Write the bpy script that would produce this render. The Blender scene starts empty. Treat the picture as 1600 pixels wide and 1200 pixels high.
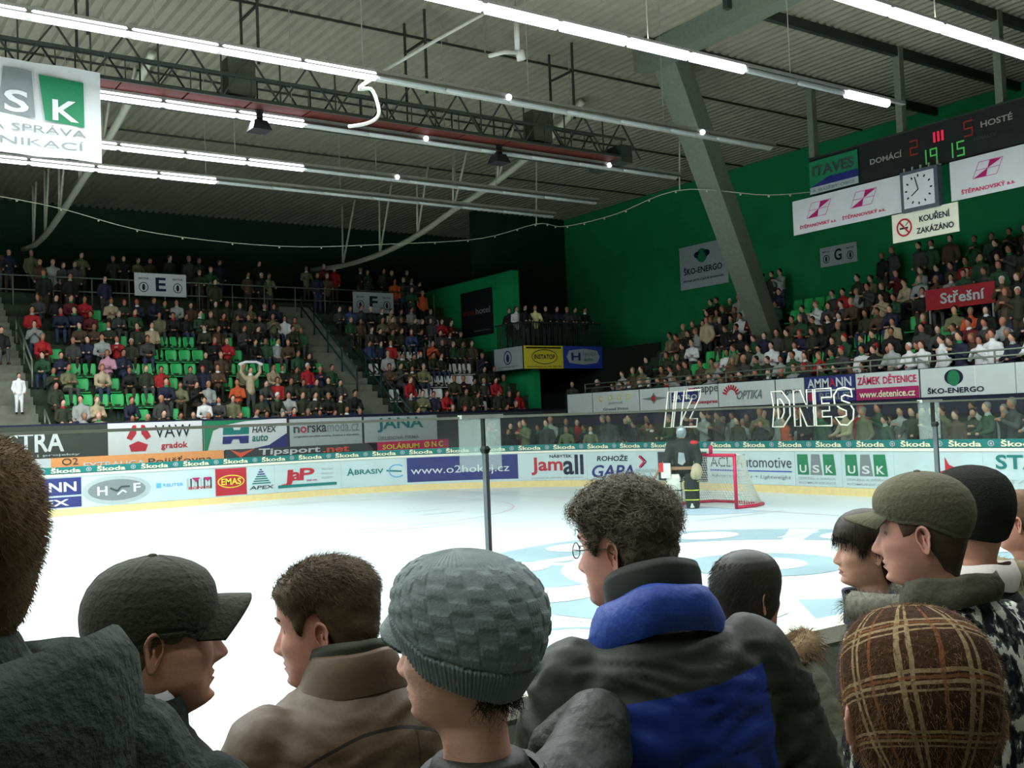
import bpy, bmesh, math, random
import numpy as np
from mathutils import Vector, Matrix, noise

# ------------------------------------------------------------------ camera, world, exposure
SC = bpy.context.scene
COL = SC.collection
rng = random.Random(7)
CAM = np.array([-17.0951, -16.9589, 2.1385])
YAW, PITCH, ROLL, FOC = 0.964288, 0.0371205, -0.0391697, 1598.36
FWD = np.array([math.cos(YAW)*math.cos(PITCH), math.sin(YAW)*math.cos(PITCH), math.sin(PITCH)])
_r0 = np.array([math.sin(YAW), -math.cos(YAW), 0.0]); _u0 = np.cross(_r0, FWD)
RGT = _r0*math.cos(ROLL) + _u0*math.sin(ROLL)
UPV = -_r0*math.sin(ROLL) + _u0*math.cos(ROLL)
cd = bpy.data.cameras.new('camera'); cam = bpy.data.objects.new('camera', cd); COL.objects.link(cam)
cd.sensor_width = 36.0; cd.lens = FOC*36/1600; cd.clip_start = 0.05; cd.clip_end = 300
cam.matrix_world = Matrix(((RGT[0], UPV[0], -FWD[0], CAM[0]), (RGT[1], UPV[1], -FWD[1], CAM[1]),
                           (RGT[2], UPV[2], -FWD[2], CAM[2]), (0, 0, 0, 1)))
SC.camera = cam
SC.view_settings.view_transform = 'Standard'; SC.view_settings.look = 'None'
SC.view_settings.gamma = 1.0; SC.view_settings.use_curve_mapping = False
SC.view_settings.exposure = 0.0
w = bpy.data.worlds.new('hall_air'); SC.world = w; w.use_nodes = True
w.node_tree.nodes['Background'].inputs[0].default_value = (0.75, 0.9, 0.8, 1)
w.node_tree.nodes['Background'].inputs[1].default_value = 0.10
LAMP_Z = 9.0
# rows of strip lights, first three unseen and added to brighten the near people: y, lit far end x, power of the lit run (W), upward share
LIGHT_ROWS = [(-17.5, 3.9, 700, 0.0), (-13.5, 3.9, 900, 0.0), (-10.0, 3.9, 1300, 0.0), (-6.35, 3.9, 1400, 0.22), (-3.0, -0.75, 1400, 0.22), (0.85, -7.0, 1300, 0.0),
              (4.4, -8.2, 1300, 0.0), (8.1, -6.0, 1500, 0.0), (10.4, -7.5, 1500, 0.0)]
ROW_START = -30.0
def project(P):
    d = np.asarray(P, float) - CAM; z = d @ FWD
    return 800 + FOC*(d @ RGT)/z, 600 - FOC*(d @ UPV)/z, z

# ------------------------------------------------------------------ helpers
def s2l(c): return tuple((v/255/12.92 if v/255 <= 0.04045 else ((v/255+0.055)/1.055)**2.4) for v in c[:3])
MATS = {}
def mat(name, rgb, rough=0.7, metal=0.0, var=0.12, scale=8.0, bump=0.0, emit=0.0, spec=0.3, coat=0.0, bscale=None):
    """principled material whose colour wanders a little with noise; rgb in sRGB 0-255"""
    if name in MATS: return MATS[name]
    m = bpy.data.materials.new(name); m.use_nodes = True; nt = m.node_tree; b = nt.nodes['Principled BSDF']
    c = s2l(rgb); b.inputs['Roughness'].default_value = rough; b.inputs['Metallic'].default_value = metal
    b.inputs['Specular IOR Level'].default_value = spec
    if emit:
        b.inputs['Emission Color'].default_value = (*c, 1); b.inputs['Emission Strength'].default_value = emit
    if var > 0 or bump > 0:
        tc = nt.nodes.new('ShaderNodeTexCoord'); nz = nt.nodes.new('ShaderNodeTexNoise')
        nz.inputs['Scale'].default_value = scale; nz.inputs['Detail'].default_value = 4
        nt.links.new(tc.outputs['Object'], nz.inputs['Vector'])
        cr = nt.nodes.new('ShaderNodeValToRGB')
        cr.color_ramp.elements[0].color = (*[v*(1-var) for v in c], 1); cr.color_ramp.elements[1].color = (*[min(1, v*(1+var)) for v in c], 1)
        cr.color_ramp.elements[0].position = 0.3; cr.color_ramp.elements[1].position = 0.7
        nt.links.new(nz.outputs['Fac'], cr.inputs['Fac']); nt.links.new(cr.outputs['Color'], b.inputs['Base Color'])
        if bump > 0:
            n2 = nz
            if bscale:
                n2 = nt.nodes.new('ShaderNodeTexNoise'); n2.inputs['Scale'].default_value = bscale; n2.inputs['Detail'].default_value = 5
                nt.links.new(tc.outputs['Object'], n2.inputs['Vector'])
            bp = nt.nodes.new('ShaderNodeBump'); bp.inputs['Strength'].default_value = bump; bp.inputs['Distance'].default_value = 0.02
            nt.links.new(n2.outputs['Fac'], bp.inputs['Height']); nt.links.new(bp.outputs['Normal'], b.inputs['Normal'])
    else:
        b.inputs['Base Color'].default_value = (*c, 1)
    MATS[name] = m
    return m
def glass_mat(name, gloss, milk, tint=(235, 245, 240)):
    if name in MATS: return MATS[name]
    m = bpy.data.materials.new(name); m.use_nodes = True; nt = m.node_tree; nt.nodes.clear()
    out = nt.nodes.new('ShaderNodeOutputMaterial'); tr = nt.nodes.new('ShaderNodeBsdfTransparent'); gl = nt.nodes.new('ShaderNodeBsdfGlossy')
    df = nt.nodes.new('ShaderNodeBsdfTranslucent'); m1 = nt.nodes.new('ShaderNodeMixShader'); m2 = nt.nodes.new('ShaderNodeMixShader')
    tr.inputs['Color'].default_value = (*s2l(tint), 1); gl.inputs['Roughness'].default_value = 0.05
    df.inputs['Color'].default_value = (0.8, 0.84, 0.82, 1)
    m1.inputs[0].default_value = gloss; m2.inputs[0].default_value = milk
    nt.links.new(tr.outputs[0], m1.inputs[1]); nt.links.new(gl.outputs[0], m1.inputs[2])
    nt.links.new(m1.outputs[0], m2.inputs[1]); nt.links.new(df.outputs[0], m2.inputs[2]); nt.links.new(m2.outputs[0], out.inputs[0])
    MATS[name] = m
    return m

def tag(o, label=None, cat=None, group=None, kind=None):
    if label: o['label'] = label
    if cat: o['category'] = cat
    if group: o['group'] = group
    if kind: o['kind'] = kind
    return o
def link_mesh(name, me, mats, parent=None, smooth=False, loc=None):
    o = bpy.data.objects.new(name, me); COL.objects.link(o)
    for m in (mats if isinstance(mats, (list, tuple)) else [mats]):
        if m is not None: me.materials.append(m)
    if smooth: me.polygons.foreach_set('use_smooth', [True]*len(me.polygons))
    if parent: o.parent = parent
    if loc is not None: o.location = loc
    return o
def empty(name, loc=(0, 0, 0), rz=0.0):
    o = bpy.data.objects.new(name, None); COL.objects.link(o); o.location = loc; o.rotation_euler = (0, 0, rz)
    o.empty_display_size = 0.2
    return o
class MB:
    def __init__(s): s.v = []; s.f = []; s.m = []
    def add(s, vs, fs, mi=0):
        k = len(s.v); s.v += [tuple(map(float, p)) for p in vs]; s.f += [tuple(i+k for i in f) for f in fs]; s.m += [mi]*len(fs)
        return s
    def box(s, a, b, mi=0):
        x0, y0, z0 = a; x1, y1, z1 = b
        return s.add([(x0,y0,z0),(x1,y0,z0),(x1,y1,z0),(x0,y1,z0),(x0,y0,z1),(x1,y0,z1),(x1,y1,z1),(x0,y1,z1)],
                     [(0,3,2,1),(4,5,6,7),(0,1,5,4),(1,2,6,5),(2,3,7,6),(3,0,4,7)], mi)
    def bar(s, p, q, w, h=None, up=(0, 0, 1), mi=0):
        p = Vector(p); q = Vector(q); d = (q-p).normalized(); h = h or w
        u = Vector(up)
        if abs(d.dot(u)) > 0.98: u = Vector((1, 0, 0))
        a = d.cross(u).normalized()*w/2; b = a.cross(d).normalized()*h/2
        return s.add([p-a-b, p+a-b, p+a+b, p-a+b, q-a-b, q+a-b, q+a+b, q-a+b],
                     [(0,3,2,1),(4,5,6,7),(0,1,5,4),(1,2,6,5),(2,3,7,6),(3,0,4,7)], mi)
    def tube(s, pts, r, n=8, mi=0, closed=False):
        pts = [Vector(p) for p in pts]; N = len(pts); rr = r if isinstance(r, (list, tuple)) else [r]*N
        rings = []; pa = None
        for i, p in enumerate(pts):
            if closed: d = pts[(i+1) % N]-pts[i-1]
            else: d = pts[min(i+1, N-1)]-pts[max(i-1, 0)]
            d.normalize()
            if pa is None:
                a = d.orthogonal().normalized()
            else:
                a = pa - d*pa.dot(d)
                a = a.normalized() if a.length > 1e-6 else d.orthogonal().normalized()
            pa = a; b = d.cross(a)
            rings.append([p+(a*math.cos(t)+b*math.sin(t))*rr[i] for t in [2*math.pi*j/n for j in range(n)]])
        vs = [q for ring in rings for q in ring]; fs = []
        for i in range(N if closed else N-1):
            k = ((i+1) % N)*n
            for j in range(n): fs.append((i*n+j, i*n+(j+1) % n, k+(j+1) % n, k+j))
        if not closed: fs += [tuple(range(n-1, -1, -1)), tuple((N-1)*n+j for j in range(n))]
        return s.add(vs, fs, mi)
    def loft(s, rings, cap=True, mi=0):
        n = len(rings[0]); vs = [q for r in rings for q in r]; fs = []
        for i in range(len(rings)-1):
            for j in range(n): fs.append((i*n+j, i*n+(j+1) % n, (i+1)*n+(j+1) % n, (i+1)*n+j))
        if cap: fs += [tuple(range(n-1, -1, -1)), tuple((len(rings)-1)*n+j for j in range(n))]
        return s.add(vs, fs, mi)
    def ball(s, c, r, n=12, m=8, mi=0):
        if not isinstance(r, (list, tuple)): r = (r, r, r)
        vs = [(c[0], c[1], c[2]+r[2])]
        for i in range(1, m):
            a = math.pi*i/m
            for j in range(n):
                b = 2*math.pi*j/n
                vs.append((c[0]+r[0]*math.sin(a)*math.cos(b), c[1]+r[1]*math.sin(a)*math.sin(b), c[2]+r[2]*math.cos(a)))
        vs.append((c[0], c[1], c[2]-r[2])); fs = []
        for j in range(n): fs.append((0, 1+j, 1+(j+1) % n))
        for i in range(m-2):
            for j in range(n): fs.append((1+i*n+j, 1+(i+1)*n+j, 1+(i+1)*n+(j+1) % n, 1+i*n+(j+1) % n))
        L = len(vs)-1; b0 = 1+(m-2)*n
        for j in range(n): fs.append((L, b0+(j+1) % n, b0+j))
        return s.add(vs, fs, mi)
    def mesh(s, name):
        me = bpy.data.meshes.new(name); me.from_pydata(s.v, [], s.f)
        if any(s.m): me.polygons.foreach_set('material_index', s.m)
        me.update(); return me
    def build(s, name, mats, parent=None, smooth=False, loc=None):
        return link_mesh(name, s.mesh(name), mats, parent, smooth, loc)

# flat artwork: shapes are given in (u, v) metres of a panel and carried to 3-D by a map function
_TXT = {}
def text2d(t, bold=False):
    k = (t, bold)
    if k in _TXT: return _TXT[k]
    cu = bpy.data.curves.new('writing', 'FONT'); cu.body = t; cu.size = 1.0; cu.resolution_u = 3
    if bold: cu.offset = 0.022
    o = bpy.data.objects.new('writing', cu); COL.objects.link(o)
    me = bpy.data.meshes.new_from_object(o)
    v = np.zeros(len(me.vertices)*3); me.vertices.foreach_get('co', v); v = v.reshape(-1, 3)[:, :2]
    f = [tuple(p.vertices) for p in me.polygons]
    bpy.data.objects.remove(o); bpy.data.curves.remove(cu); bpy.data.meshes.remove(me)
    lo, hi = v.min(0), v.max(0); v = (v-lo)/np.maximum(hi-lo, 1e-6)
    _TXT[k] = (v, f); return v, f
def ell(cu, cv, ru, rv, n=28, a0=0, a1=2*math.pi):
    return [(cu+ru*math.cos(a0+(a1-a0)*i/n), cv+rv*math.sin(a0+(a1-a0)*i/n)) for i in range(n if abs(a1-a0-2*math.pi) < 1e-6 else n+1)]
class Art:
    """gathers flat shapes of one colour each; every colour becomes one child mesh"""
    def __init__(s, fmap, parent): s.map = fmap; s.parent = parent; s.d = {}
    def _add(s, m, vs, fs, off, name):
        mb = s.d.setdefault((name, m.name), (m, MB()))[1]
        mb.add([s.map(u, v, off) for u, v in vs], fs)
    def text(s, t, u0, u1, v0, v1, m, shear=0.0, bold=True, off=0.02):
        v, f = text2d(t, bold)
        s._add(m, [(u0+(u1-u0)*a+shear*(v1-v0)*b, v0+(v1-v0)*b) for a, b in v], f, off, 'lettering'); return s
    def poly(s, pts, m, off=0.012, name='emblem'):
        s._add(m, pts, [tuple(range(len(pts)))], off, name); return s
    def rect(s, u0, u1, v0, v1, m, off=0.008, n=6, name='emblem'):
        n = max(1, n); vs = [(u0+(u1-u0)*i/n, v) for i in range(n+1) for v in (v0, v1)]
        s._add(m, vs, [(2*i, 2*i+2, 2*i+3, 2*i+1) for i in range(n)], off, name); return s
    def ring(s, cu, cv, ru, rv, t, m, off=0.014, a0=0, a1=2*math.pi, n=32):
        vs = []; 
        for i in range(n+1):
            a = a0+(a1-a0)*i/n
            vs += [(cu+ru*math.cos(a), cv+rv*math.sin(a)), (cu+(ru-t)*math.cos(a), cv+(rv-t)*math.sin(a))]
        s._add(m, vs, [(2*i, 2*i+2, 2*i+3, 2*i+1) for i in range(n)], off, 'emblem'); return s
    def line(s, pts, wd, m, off=0.014):
        for (a, b), (c, d) in zip(pts[:-1], pts[1:]):
            L = math.hypot(c-a, d-b) or 1; nx, ny = -(d-b)/L*wd/2, (c-a)/L*wd/2
            s._add(m, [(a-nx, b-ny), (c-nx, d-ny), (c+nx, d+ny), (a+nx, b+ny)], [(0, 1, 2, 3)], off, 'emblem')
        return s
    def done(s):
        for (name, _), (m, mb) in s.d.items(): mb.build(name, m, s.parent)
def plane_map(o, U, V=(0, 0, 1), N=None):
    o = Vector(o); U = Vector(U).normalized(); V = Vector(V).normalized(); N = Vector(N) if N else U.cross(V).normalized()
    return lambda u, v, off: tuple(o+U*u+V*v+N*off)
def panel(name, fmap, wd, h, m, parent=None, th=0.03, n=1, edge=None, wave=0.0):
    """a thin slab with a front face at off=0, cut into n strips so that it can follow a curve"""
    mb = MB(); vs = []
    for i in range(n+1):
        u = wd*i/n; wv = wave*math.sin(i*1.7)
        vs += [fmap(u, 0, wv), fmap(u, h, wv*.6), fmap(u, 0, wv-th), fmap(u, h, wv*.6-th)]
    fs = []
    for i in range(n):
        a = 4*i; b = a+4
        fs += [(a, b, b+1, a+1), (a+2, a+3, b+3, b+2), (a+1, b+1, b+3, a+3), (a, a+2, b+2, b)]
    fs += [(0, 1, 3, 2), (4*n, 4*n+2, 4*n+3, 4*n+1)]
    mb.add(vs, fs)
    return mb.build(name, m, parent)

# closed lumps (capsules, ellipsoids) fused into one continuous skin by a voxel remesh
def remesh(mb, voxel, smooth_it=2):
    me = mb.mesh('lump'); o = bpy.data.objects.new('lump', me); COL.objects.link(o)
    md = o.modifiers.new('r', 'REMESH'); md.mode = 'VOXEL'; md.voxel_size = voxel
    if smooth_it:
        sm = o.modifiers.new('s', 'SMOOTH'); sm.iterations = smooth_it; sm.factor = 0.5
    dg = bpy.context.evaluated_depsgraph_get(); ev = o.evaluated_get(dg)
    m2 = bpy.data.meshes.new_from_object(ev)
    bpy.data.objects.remove(o); bpy.data.meshes.remove(me)
    return m2
def coords(me):
    v = np.zeros(len(me.vertices)*3); me.vertices.foreach_get('co', v); return v.reshape(-1, 3)
def set_coords(me, v): me.vertices.foreach_set('co', np.asarray(v, float).ravel()); me.update()
def normals(me):
    v = np.zeros(len(me.vertices)*3); me.vertex_normals.foreach_get('vector', v); return v.reshape(-1, 3)
def centers(me):
    v = np.zeros(len(me.polygons)*3); me.polygons.foreach_get('center', v); return v.reshape(-1, 3)
class Lump:
    def __init__(s): s.p = []
    def cap(s, a, b, ra, rb=None, mi=0): s.p.append(('c', np.array(a, float), np.array(b, float), ra, ra if rb is None else rb, mi)); return s
    def ell(s, c, r, mi=0): s.p.append(('e', np.array(c, float), np.array(r, float), 0, 0, mi)); return s
    def chain(s, pts, rs, mi=0):
        for i in range(len(pts)-1): s.cap(pts[i], pts[i+1], rs[i], rs[i+1], mi)
        return s
    def mb(s):
        m = MB()
        for p in s.p:
            if p[0] == 'e': m.ball(p[1], tuple(p[2]), 14, 10)
            else:
                a, b, ra, rb = Vector(p[1]), Vector(p[2]), p[3], p[4]
                d = (b-a).normalized() if (b-a).length > 1e-6 else Vector((0, 0, 1))
                pts = [a-d*ra*.97, a-d*ra*.7, a-d*ra*.35, a, b, b+d*rb*.35, b+d*rb*.7, b+d*rb*.97]
                m.tube(pts, [ra*.2, ra*.71, ra*.93, ra, rb, rb*.93, rb*.71, rb*.2], 12)
        return m
    def assign(s, me):
        c = centers(me); best = np.full(len(c), 1e9); idx = np.zeros(len(c), int)
        for p in s.p:
            if p[0] == 'e':
                q = (c-p[1])/p[2]; l = np.linalg.norm(q, axis=1); d = (l-1)*p[2].min()
            else:
                ab = p[2]-p[1]; t = np.clip(((c-p[1]) @ ab)/max(ab @ ab, 1e-9), 0, 1)
                d = np.linalg.norm(c-(p[1]+t[:, None]*ab), axis=1)-(p[3]+(p[4]-p[3])*t)
            k = d < best; best[k] = d[k]; idx[k] = p[5]
        me.polygons.foreach_set('material_index', idx.astype(np.int32)); me.update()
    def make(s, voxel, smooth_it=1):
        me = remesh(s.mb(), voxel, smooth_it); s.assign(me)
        me.polygons.foreach_set('use_smooth', [True]*len(me.polygons)); return me

ORD = ['zeroth', 'first', 'second', 'third', 'fourth', 'fifth', 'sixth', 'seventh', 'eighth', 'ninth', 'tenth', 'eleventh', 'twelfth',
       'thirteenth', 'fourteenth', 'fifteenth', 'sixteenth', 'seventeenth', 'eighteenth', 'nineteenth', 'twentieth']
_T = {2: 'twenty', 3: 'thirty', 4: 'forty', 5: 'fifty', 6: 'sixty'}
def nth(n):
    if n <= 20: return ORD[n]
    if n % 10 == 0: return _T[n//10][:-1]+'ieth'
    return _T[n//10]+'-'+ORD[n % 10]
# ------------------------------------------------------------------ strip lights over the ice, plus the added near rows (each row hangs as one rail)
M_HOUS = mat('lamp_housing', (150, 152, 140), 0.5, 0.3, 0.1)
M_TUBE = mat('lit_tube', (236, 238, 255), 0.4, 0, 0, emit=5.0)
M_DEAD = mat('unlit_tube', (150, 155, 150), 0.3, 0, 0.05)
M_SPARK = mat('dot_glow', (240, 240, 255), 0.4, 0, 0, emit=3.0)
def strip_light(i, y, xlit, power, up):
    names = ['unseen, added high over the near stand for fill', 'unseen, added over the near heads for fill', 'unseen, added out over the near boards for fill', 'second from the near boards', 'whose tubes stop short of the leaning column', 'just in front of the gantry',
             'right behind the gantry', 'second behind the gantry', 'farthest behind the gantry']
    t = empty('strip_light', (ROW_START, y, LAMP_Z+0.12))
    tag(t, 'row of strip lights under the roof, '+names[i], 'light', 'strip lights above the ice')
    L = 3.95-ROW_START
    b = MB(); b.box((0, -0.05, 0.0), (L, 0.05, 0.07)); b.build('rail', M_HOUS, t)
    b = MB()
    for s in (-1, 1): b.add([(0, s*0.03, 0.0), (L, s*0.03, 0.0), (L, s*0.16, -0.10), (0, s*0.16, -0.10)], [(0, 1, 2, 3)])
    if up == 0: b.build('reflector', M_HOUS, t)
    for k in range(int(L/4)): MB().bar((2+k*4, 0, 0.07), (2+k*4, 0, 12.1-LAMP_Z-0.12), 0.015).build('hanger', M_HOUS, t)
    k = 0; x = ROW_START+0.2
    while x+1.5 < 3.95:
        lit = x+0.7 < xlit or (i == 4 and x > 0.3)
        if x > -19:
            c = MB(); r = 0.095 if lit else 0.06  # lit tubes are thicker, their bloom put into the shape
            c.tube([(x-ROW_START, 0, -0.06), (x-ROW_START+0.05, 0, -0.06), (x-ROW_START+1.5, 0, -0.06), (x-ROW_START+1.55, 0, -0.06)], [r*.5, r, r, r*.5], 8)
            c.build('tube', M_TUBE if lit else M_DEAD, t, True)
        x += 1.58
    for sx in ([-4.6, 1.2] if i in (5, 6) else [-3.4] if i == 7 else []):  # small glowing balls along the unlit tubes
        c = MB(); c.ball((sx-ROW_START, -0.1, -0.03), 0.07, 8, 6); c.build('glowing_dot', M_SPARK, t, True)
    ld = bpy.data.lights.new('tube_light', 'AREA'); ld.shape = 'RECTANGLE'; ld.size = xlit-ROW_START; ld.size_y = 0.22; ld.energy = power
    ld.color = (0.93, 0.97, 1.0); ld.spread = math.radians(180)
    o = bpy.data.objects.new('tube_light', ld); COL.objects.link(o); o.parent = t; o.location = ((xlit-ROW_START)/2, 0, -0.17)
    if up:
        l2 = bpy.data.lights.new('upward_light', 'AREA'); l2.shape = 'RECTANGLE'; l2.size = xlit-ROW_START; l2.size_y = 0.2; l2.energy = power*up; l2.color = (0.97, 0.95, 0.9)
        o = bpy.data.objects.new('upward_light', l2); COL.objects.link(o); o.parent = t; o.location = ((xlit-ROW_START)/2, 0, 0.10); o.rotation_euler = (math.pi, 0, 0)
for i, (y, xl, p, u) in enumerate(LIGHT_ROWS): strip_light(i, y, xl, p, u)

# ------------------------------------------------------------------ palette
WHITE = mat('banner_white', (205, 208, 206), 0.6, 0, 0.04, 3)
BWHITE = mat('board_white', (188, 205, 205), 0.35, 0, 0.05, 2)
NAVY = mat('banner_navy', (38, 45, 110), 0.5, 0, 0.05); DNAVY = mat('deep_navy', (20, 22, 48), 0.6)
RED = mat('banner_red', (178, 32, 48), 0.5, 0, 0.05); TEAL = mat('banner_teal', (0, 112, 108), 0.5, 0, 0.05)
GRN = mat('banner_green', (28, 120, 78), 0.5, 0, 0.05); GREY = mat('banner_grey', (120, 128, 128), 0.5, 0, 0.05)
LGREY = mat('banner_pale_grey', (165, 175, 175), 0.5, 0, 0.05); DGREY = mat('banner_charcoal', (62, 64, 66), 0.6)
BLACK = mat('banner_black', (28, 28, 30), 0.6); YEL = mat('banner_yellow', (225, 210, 60), 0.5, 0, 0.05)
ORG = mat('banner_orange', (240, 160, 95), 0.5, 0, 0.05); BLUE = mat('banner_blue', (45, 70, 165), 0.5, 0, 0.05)
LBLUE = mat('banner_sky_blue', (90, 165, 215), 0.5, 0, 0.05); PINK = mat('banner_crimson', (205, 35, 85), 0.5, 0, 0.05)
MAG = mat('banner_magenta', (170, 25, 95), 0.5, 0, 0.05); CREAM = mat('banner_cream', (230, 225, 190), 0.5, 0, 0.05)
ORED = mat('banner_orange_red', (225, 90, 60), 0.5, 0, 0.05)
STEEL = mat('painted_steel', (112, 120, 104), 0.5, 0.2, 0.1); DSTEEL = mat('dark_steel', (52, 58, 50), 0.6, 0.2, 0.1)
PSTEEL = mat('pale_steel', (170, 172, 150), 0.5, 0.2, 0.08)
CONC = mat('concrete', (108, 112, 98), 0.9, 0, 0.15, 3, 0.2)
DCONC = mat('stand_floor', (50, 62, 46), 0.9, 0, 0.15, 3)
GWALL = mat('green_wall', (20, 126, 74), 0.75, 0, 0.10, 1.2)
BGWALL = mat('lit_green_wall', (20, 148, 86), 0.7, 0, 0.08, 1.2)  # wall green lightened in the colour for the lit corner face
DGWALL = mat('shaded_green_wall', (18, 44, 26), 0.8, 0, 0.10, 1.2)  # wall green darkened in the colour to stand for walls in shadow

# ------------------------------------------------------------------ ice, floor, walls, roof
HW, RAD, GX = 13.8355, 8.5, 4.0          # rink half width, corner radius, end boards x
ARC = RAD*math.pi/2; STRAIGHT = 2*(HW-RAD)
def rink(s, off=0.0):
    """point on the boards: s runs from the far long side round the corner and along the goal end; off points into the rink"""
    if s < 0: return (GX-RAD+s, HW-off)
    if s < ARC: a = s/RAD; return (GX-RAD+(RAD-off)*math.sin(a), HW-RAD+(RAD-off)*math.cos(a))
    s -= ARC
    if s < STRAIGHT: return (GX-off, HW-RAD-s)
    s -= STRAIGHT
    if s < ARC: a = s/RAD; return (GX-RAD+(RAD-off)*math.cos(a), -(HW-RAD)-(RAD-off)*math.sin(a))
    return (GX-RAD-(s-ARC), -HW+off)
def rink_map(s0): return lambda u, v, off: (*rink(s0+u, off), v)
SS = [-40, -30, -20, -10] + [ARC*i/24 for i in range(25)] + [ARC+STRAIGHT*i/4 for i in range(1, 5)] + [ARC+STRAIGHT+ARC*i/20 for i in range(1, 21)] + [2*ARC+STRAIGHT+k for k in (6, 12, 20, 30, 40)]
def struct(o): o['kind'] = 'structure'; return o

ice_m = mat('ice', (226, 238, 240), 0.32, 0, 0.03, 0.6, spec=0.4)
b = MB(); b.add([(*rink(s, 0.0), 0.0) for s in SS], [tuple(range(len(SS)-1, -1, -1))]); ice = struct(b.build('ice_floor', ice_m))
PAINT = mat('ice_paint_blue_grey', (158, 182, 192), 0.35, 0, 0.12, 0.9); PAINTW = mat('ice_paint_white', (238, 244, 246), 0.35, 0, 0.02)
PAINTR = mat('ice_paint_faint_red', (226, 208, 212), 0.35, 0, 0.03); PAINTB = mat('crease_blue', (190, 215, 232), 0.35, 0, 0.04)
def ice_art(): return Art(lambda u, v, off: (u, v, off*0.2), ice)
a = ice_art()
fx, fy = -6.0, -7.0
for a0, a1 in ((-0.35, 0.5), (0.62, 1.35), (1.45, 2.2), (2.3, 2.95), (3.05, 3.9), (4.0, 4.75), (4.85, 5.85)):
    a.ring(fx, fy, 4.4, 4.4, 1.55, PAINT, 0.02, a0, a1, 18)
for k in range(9):
    t = 0.3+k*0.698; a.poly(ell(fx+3.6*math.cos(t), fy+3.6*math.sin(t), 0.62, 0.5, 18), PAINTW, 0.05, 'ice_letter')
a.poly(ell(fx, fy, 1.15, 1.15), PAINT, 0.03); a.poly(ell(fx, fy, 0.6, 0.6), PAINTW, 0.05)
a.ring(-10.9, -8.9, 0.5, 0.5, 0.09, PAINT, 0.02)
a.ring(fx, 7.0, 4.5, 4.5, 0.06, PAINTR, 0.02); a.ring(fx, fy, 4.6, 4.6, 0.06, PAINTR, 0.02)
a.rect(-0.03, 0.03, -HW+0.4, HW-0.4, PAINTR, 0.02)
a.poly([(0, -1.8), (0, 1.8)]+ell(0, 0, 1.8, 1.8, 20, math.pi/2, 1.5*math.pi), PAINTB, 0.02)
SCUFF = mat('ice_scuff', (214, 228, 232), .4, 0, .03)
for k in range(14):
    x0 = rng.uniform(-9, 2); y0 = rng.uniform(-6, 8); a.poly(ell(x0, y0, rng.uniform(.5, 1.4), rng.uniform(.06, .2), 14), SCUFF, 0.015+0.001*k)
a.done()

b = MB(); b.box((-45, -40, -0.2), (20, 40, -0.03)); struct(b.build('floor', CONC))
NEAR_FLOOR = 0.12
b = MB(); b.box((-26, -16.75, 0), (2, -HW-0.2, NEAR_FLOOR)); b.box((-26, -30, 0), (2, -16.75, 0.42)); struct(b.build('floor_near_terrace', CONC))
roof_m = mat('roof_sheet', (132, 129, 110), 0.6, 0.1, 0.08, 2)
ROOF = 12.15
b = MB(); x = -40.0
while x < 14.4:
    b.add([(x, -30, ROOF), (x+.11, -30, ROOF), (x+.15, -30, ROOF+.09), (x+.26, -30, ROOF+.09), (x+.30, -30, ROOF)] + [(x, 30, ROOF), (x+.11, 30, ROOF), (x+.15, 30, ROOF+.09), (x+.26, 30, ROOF+.09), (x+.30, 30, ROOF)],
          [(i, i+1, i+6, i+5) for i in range(4)]); x += 0.30
struct(b.build('ceiling', roof_m))
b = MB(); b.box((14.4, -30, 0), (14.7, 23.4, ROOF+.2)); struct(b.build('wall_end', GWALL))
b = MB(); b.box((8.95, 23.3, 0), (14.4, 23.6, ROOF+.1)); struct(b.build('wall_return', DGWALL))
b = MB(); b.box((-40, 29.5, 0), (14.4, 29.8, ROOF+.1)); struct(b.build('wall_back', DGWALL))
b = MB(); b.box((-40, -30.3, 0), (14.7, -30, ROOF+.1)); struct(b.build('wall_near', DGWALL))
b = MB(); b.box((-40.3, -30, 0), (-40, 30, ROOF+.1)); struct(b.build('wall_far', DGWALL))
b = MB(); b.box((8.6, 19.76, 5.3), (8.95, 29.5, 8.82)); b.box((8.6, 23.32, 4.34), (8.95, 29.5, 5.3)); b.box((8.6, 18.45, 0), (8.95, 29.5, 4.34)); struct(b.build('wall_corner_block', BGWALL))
b = MB()
for k, y in enumerate((2.75, -0.12, -3.0, -5.9, -8.8)): b.box((1.26, y-.07, ROOF-.26), (14.4, y+.07, ROOF-.002))
struct(b.build('ceiling_purlin_beams', DSTEEL))
b = MB()
for y in (5.6, 8.4, 11.3, 14.2, 17.1): b.box((-40, y-.02, ROOF-.06), (14.3, y+.02, ROOF-.002))
struct(b.build('ceiling_thin_purlins', DSTEEL))
# leaning steel column, box section with a raised flange
P0 = Vector((12.46, 8.13, 3.2)); P1 = Vector((2.35, 3.05, ROOF-.1))
b = MB(); b.bar(P0, P1, 0.62, 0.78, up=(0, 1, 0)); col = struct(b.build('pillar_leaning_steel', STEEL))
dd = (P1-P0).normalized(); sd = dd.cross(Vector((0, 1, 0))).normalized()
b = MB(); b.bar((1.9, 3.6, ROOF-.3), (1.25, -9, ROOF-.3), 0.55, 0.6); struct(b.build('ceiling_girder', STEEL))
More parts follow.
